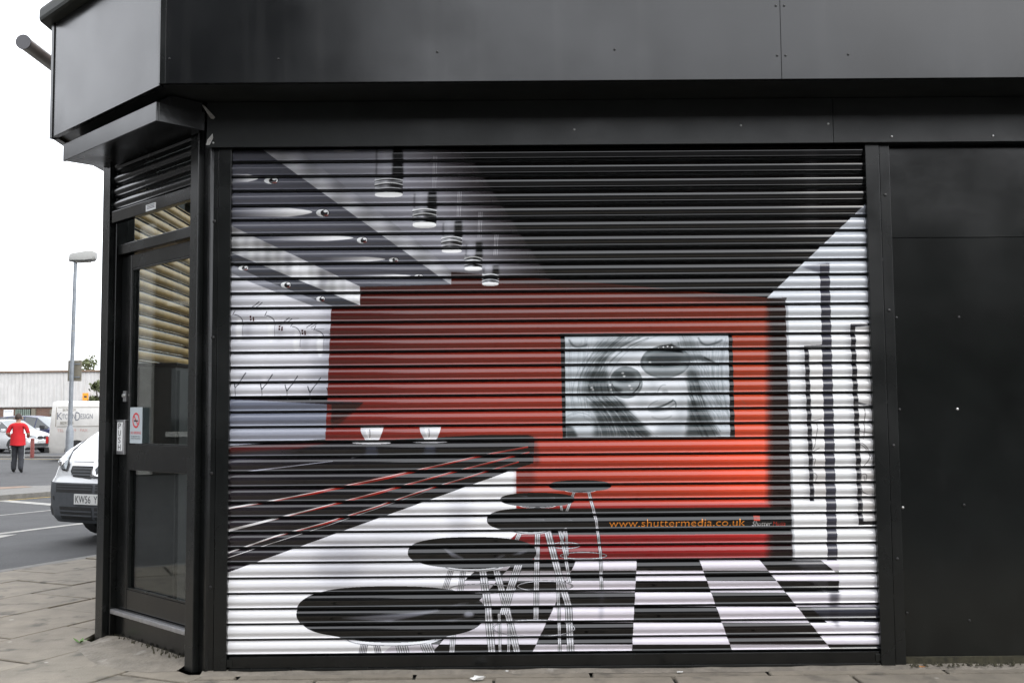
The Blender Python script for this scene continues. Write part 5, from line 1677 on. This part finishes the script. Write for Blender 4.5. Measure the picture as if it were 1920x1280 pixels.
# ---------------------------------------------------------------- man in a red shirt, walking away
def skin_mesh(name, nodes, edges, subd=2):
    me = bpy.data.meshes.new(name)
    me.from_pydata([n_[0] for n_ in nodes], edges, [])
    o = link(name, me)
    md = o.modifiers.new('skin', 'SKIN')
    md.use_smooth_shade = True
    lay_ = me.skin_vertices[0].data
    for i, n_ in enumerate(nodes):
        r = n_[1]
        lay_[i].radius = r if isinstance(r, tuple) else (r, r)
    lay_[0].use_root = True
    o.modifiers.new('sub', 'SUBSURF').levels = subd
    o.modifiers['sub'].render_levels = subd
    dg = bpy.context.evaluated_depsgraph_get()
    me2 = bpy.data.meshes.new_from_object(o.evaluated_get(dg))
    bpy.data.objects.remove(o)
    bpy.data.meshes.remove(me)
    return me2
N_ = [((0, 0, .90), (.165, .12)), ((0, .0, 1.08), (.165, .125)), ((0, .01, 1.28), (.185, .125)), ((0, -.01, 1.41), (.12, .09)), ((0, 0, 1.48), (.058, .058)), ((0, .015, 1.56), (.078, .088)), ((0, .015, 1.66), (.07, .082)),
      ((.20, -.01, 1.37), (.075, .075)), ((.285, .0, 1.15), (.062, .062)), ((.25, .19, 1.04), (.042, .042)), ((.20, .27, 1.05), (.03, .026)),
      ((-.20, -.01, 1.37), (.075, .075)), ((-.29, .0, 1.15), (.062, .062)), ((-.25, .19, 1.06), (.042, .042)), ((-.19, .27, 1.08), (.03, .026)),
      ((.095, 0, .80), (.115, .12)), ((.105, -.02, .46), (.092, .095)), ((.12, -.16, .12), (.075, .078)), ((.125, -.08, .045), (.05, .045)), ((.13, .03, .035), (.04, .03)),
      ((-.095, .02, .80), (.115, .12)), ((-.11, .10, .45), (.092, .095)), ((-.115, .07, .10), (.078, .08)), ((-.12, .12, .045), (.05, .045)), ((-.125, .24, .035), (.04, .03))]
E_ = [(0, 1), (1, 2), (2, 3), (3, 4), (4, 5), (5, 6), (3, 7), (7, 8), (8, 9), (9, 10), (3, 11), (11, 12), (12, 13), (13, 14), (0, 15), (15, 16), (16, 17), (17, 18), (18, 19), (0, 20), (20, 21), (21, 22), (22, 23), (23, 24)]
pm = skin_mesh('body', N_, E_)
for mm in ('skin', 'shirt', 'trouser', 'shoe', 'stripe'):
    pm.materials.append(M[mm])
for p in pm.polygons:
    c = p.center
    p.use_smooth = True
    if c.z < .085: p.material_index = 3
    elif c.z < .86: p.material_index = 4 if (abs(c.x) > .175 and abs(c.y) < .06 and c.z > .2) else 2
    elif c.z > 1.455: p.material_index = 0
    elif abs(c.x) > .2 and c.z < 1.17: p.material_index = 0
    else: p.material_index = 1
man = thing('person', 'person in a red T-shirt and dark grey trousers walking away across the road', 'person', (-13.72, 23.95, zr(23.95)), R(14))
man.scale = (.94, .94, .94)
bo_ = link('body', pm, man)
# hanging shirt hem
hm = MB()
nh = 28
vs = []
for z, kx, ky in [(.80, .218, .168), (.86, .213, .165), (1.0, .205, .16), (1.14, .19, .15)]:
    for k_ in range(nh):
        a = 2 * math.pi * k_ / nh
        vs.append((kx * math.cos(a), ky * math.sin(a) * (1 + .05 * math.sin(3 * a)), z + .012 * math.sin(2 * a + 1)))
hm.add(vs, [(i * nh + k_, i * nh + (k_ + 1) % nh, (i + 1) * nh + (k_ + 1) % nh, (i + 1) * nh + k_) for i in range(3) for k_ in range(nh)])
hm.build('shirt', M['shirt'], man, smooth=True)
# hair cap and ears
vs, fs_ = [], []
nu_, nv_ = 16, 8
for j in range(nv_ + 1):
    for i in range(nu_):
        a, e = 2 * math.pi * i / nu_, math.pi * .5 - math.pi * .66 * j / nv_
        front = math.cos(a - math.pi / 2)
        ee = max(e, .35) if front > .45 else max(e, -.35)
        r = 1 + .03 * math.sin(5 * a + 3 * j)
        vs.append((.098 * r * math.cos(ee) * math.cos(a), .0 + .112 * r * math.cos(ee) * math.sin(a), 1.625 + .125 * r * math.sin(ee)))
for j in range(nv_):
    for i in range(nu_):
        fs_.append((j * nu_ + i, j * nu_ + (i + 1) % nu_, (j + 1) * nu_ + (i + 1) % nu_, (j + 1) * nu_ + i))
MB().add(vs, fs_).build('hair', M['hair'], man, smooth=True)
for s in (1, -1):
    MB().tube([(s * .09, .02, 1.57), (s * .108, .005, 1.60), (s * .09, 0, 1.635)], [.012, .018, .01], 6).build('ear', M['skin'], man, smooth=True)

# ---------------------------------------------------------------- small litter and weeds along the wall
def scrap(label, x, y, s, m, seed, name='paper_scrap', cat='litter'):
    rr = random.Random(seed)
    n = 9
    vs = [(0, 0, s * .35)]
    for k in range(n):
        a = 2 * math.pi * k / n
        r = s * rr.uniform(.6, 1.1)
        vs.append((r * math.cos(a), r * .6 * math.sin(a), s * rr.uniform(.05, .4)))
    vs += [(v[0] * .7, v[1] * .7, .0) for v in vs[1:]]
    fs = [(0, 1 + k, 1 + (k + 1) % n) for k in range(n)] + [(1 + k, 1 + n + k, 1 + n + (k + 1) % n, 1 + (k + 1) % n) for k in range(n)]
    o = MB().add(vs, fs).build(name, M[m], None, loc=(x, y, .004))
    return tag(o, label, cat)
scrap('crumpled white paper scrap at the bottom edge of the picture', -.155, -.195, .045, 'paper', 1)
scrap('small white paper scrap on the paving below the stool pictures', .82, -.10, .016, 'paper', 2)
scrap('tiny pale scrap left of the other paper bits under the shutter', -.02, -.045, .012, 'paper', 3)
scrap('orange brown dead leaf in the dirt below the black steel sheet', 2.02, -.045, .022, 'leaflitter', 4, 'dead_leaf', 'leaf')
wd = thing('weed', 'small green weed in the paving joint by the left door post', 'weed', (-2.42, .70, 0))
for k, (a, l) in enumerate([(.3, .05), (1.6, .045), (2.8, .055), (4.2, .04), (5.3, .05)]):
    d = Vector((math.cos(a), math.sin(a), .5))
    s = Vector((-math.sin(a), math.cos(a), 0)) * .010
    q = [Vector((0, 0, 0)), d * l * .5 + s, d * l, d * l * .5 - s]
    MB().add(q, [(0, 1, 2, 3)]).build('leaf', M['weed'], wd)
# dirt and moss gathered at the foot of the sheet
rr = random.Random(5)
vs, fs_ = [], []
for k in range(420):
    x, y, s = rr.uniform(1.96, 4.5), rr.gauss(-.03, .022), rr.uniform(.003, .011)
    if y > 0: continue
    o = len(vs)
    for i in range(5):
        a = i * 1.257 + rr.random()
        vs.append((x + s * math.cos(a), y + s * math.sin(a) * .8, .012))
    vs.append((x, y, .014 + s * 1.2))
    fs_ += [(o + i, o + (i + 1) % 5, o + 5) for i in range(5)]
for k in range(70):
    t_ = rr.random()
    p = CO + EX * (.12 + t_ * .9) + EY * rr.gauss(.035, .012)
    s = rr.uniform(.002, .006)
    o = len(vs)
    for i in range(5):
        a = i * 1.257 + rr.random()
        vs.append((p.x + s * math.cos(a), p.y + s * math.sin(a), .03))
    vs.append((p.x, p.y, .045 + s * 1.4))
    fs_ += [(o + i, o + (i + 1) % 5, o + 5) for i in range(5)]
tag(MB().add(vs, fs_).build('moss_dirt', M['moss']), 'dirt and moss gathered at the foot of the shop front', 'dirt', kind='stuff')

# ---------------------------------------------------------------- across the street (seen in the gloss of paint and glass)
def block(name, label, x0, x1, y, h, depth, m, wins, pil=None, rot=0.0):
    t = thing(name, label, 'building', (x0, y, -.1), rot)
    L = x1 - x0
    MB().box(0, L, -depth, 0, 0, h).build('wall', m, t)
    MB().box(-.2, L + .2, -depth - .2, .25, h + .002, h + .3).build('parapet', M['oppdark'], t)
    n = int(L / 3)
    for i in range(n):
        for j in range(int(h / 3.2)):
            xx, zz = (i + .25) * L / n, 1.0 + j * 3.1
            w = MB().box(xx, xx + 1.3, .0, .05, zz, zz + 1.5).build('window', M['carglass'], t)
            MB().box(xx - .1, xx + 1.4, .0, .12, zz - .12, zz - .002).build('sill', M['pilaster'], w)
    if pil:
        for i in range(n + 1):
            MB().box(i * L / n - .35, i * L / n + .35, .0, .2, 0, h - .3).build('pilaster', M['pilaster'], t)
    return t
block('brick_terrace', 'low brick terrace across the street, mirrored in the black paint', -3.0, 30, -19.5, 7.7, 8, M['opp'], True)
block('tall_block', 'tall dark block across the street, a dark reflection in the left of the fascia', -26, -3.9, -17.5, 15.5, 10, M['oppdark'], True)
sb = block('side_building', 'building with pale pilasters down the side street, mirrored in the door glass', -22, 6, 0, 7.5, 8, M['opp'], True, True)
sb.location = (-21, 26, -.1)
sb.rotation_euler = (0, 0, R(-90))
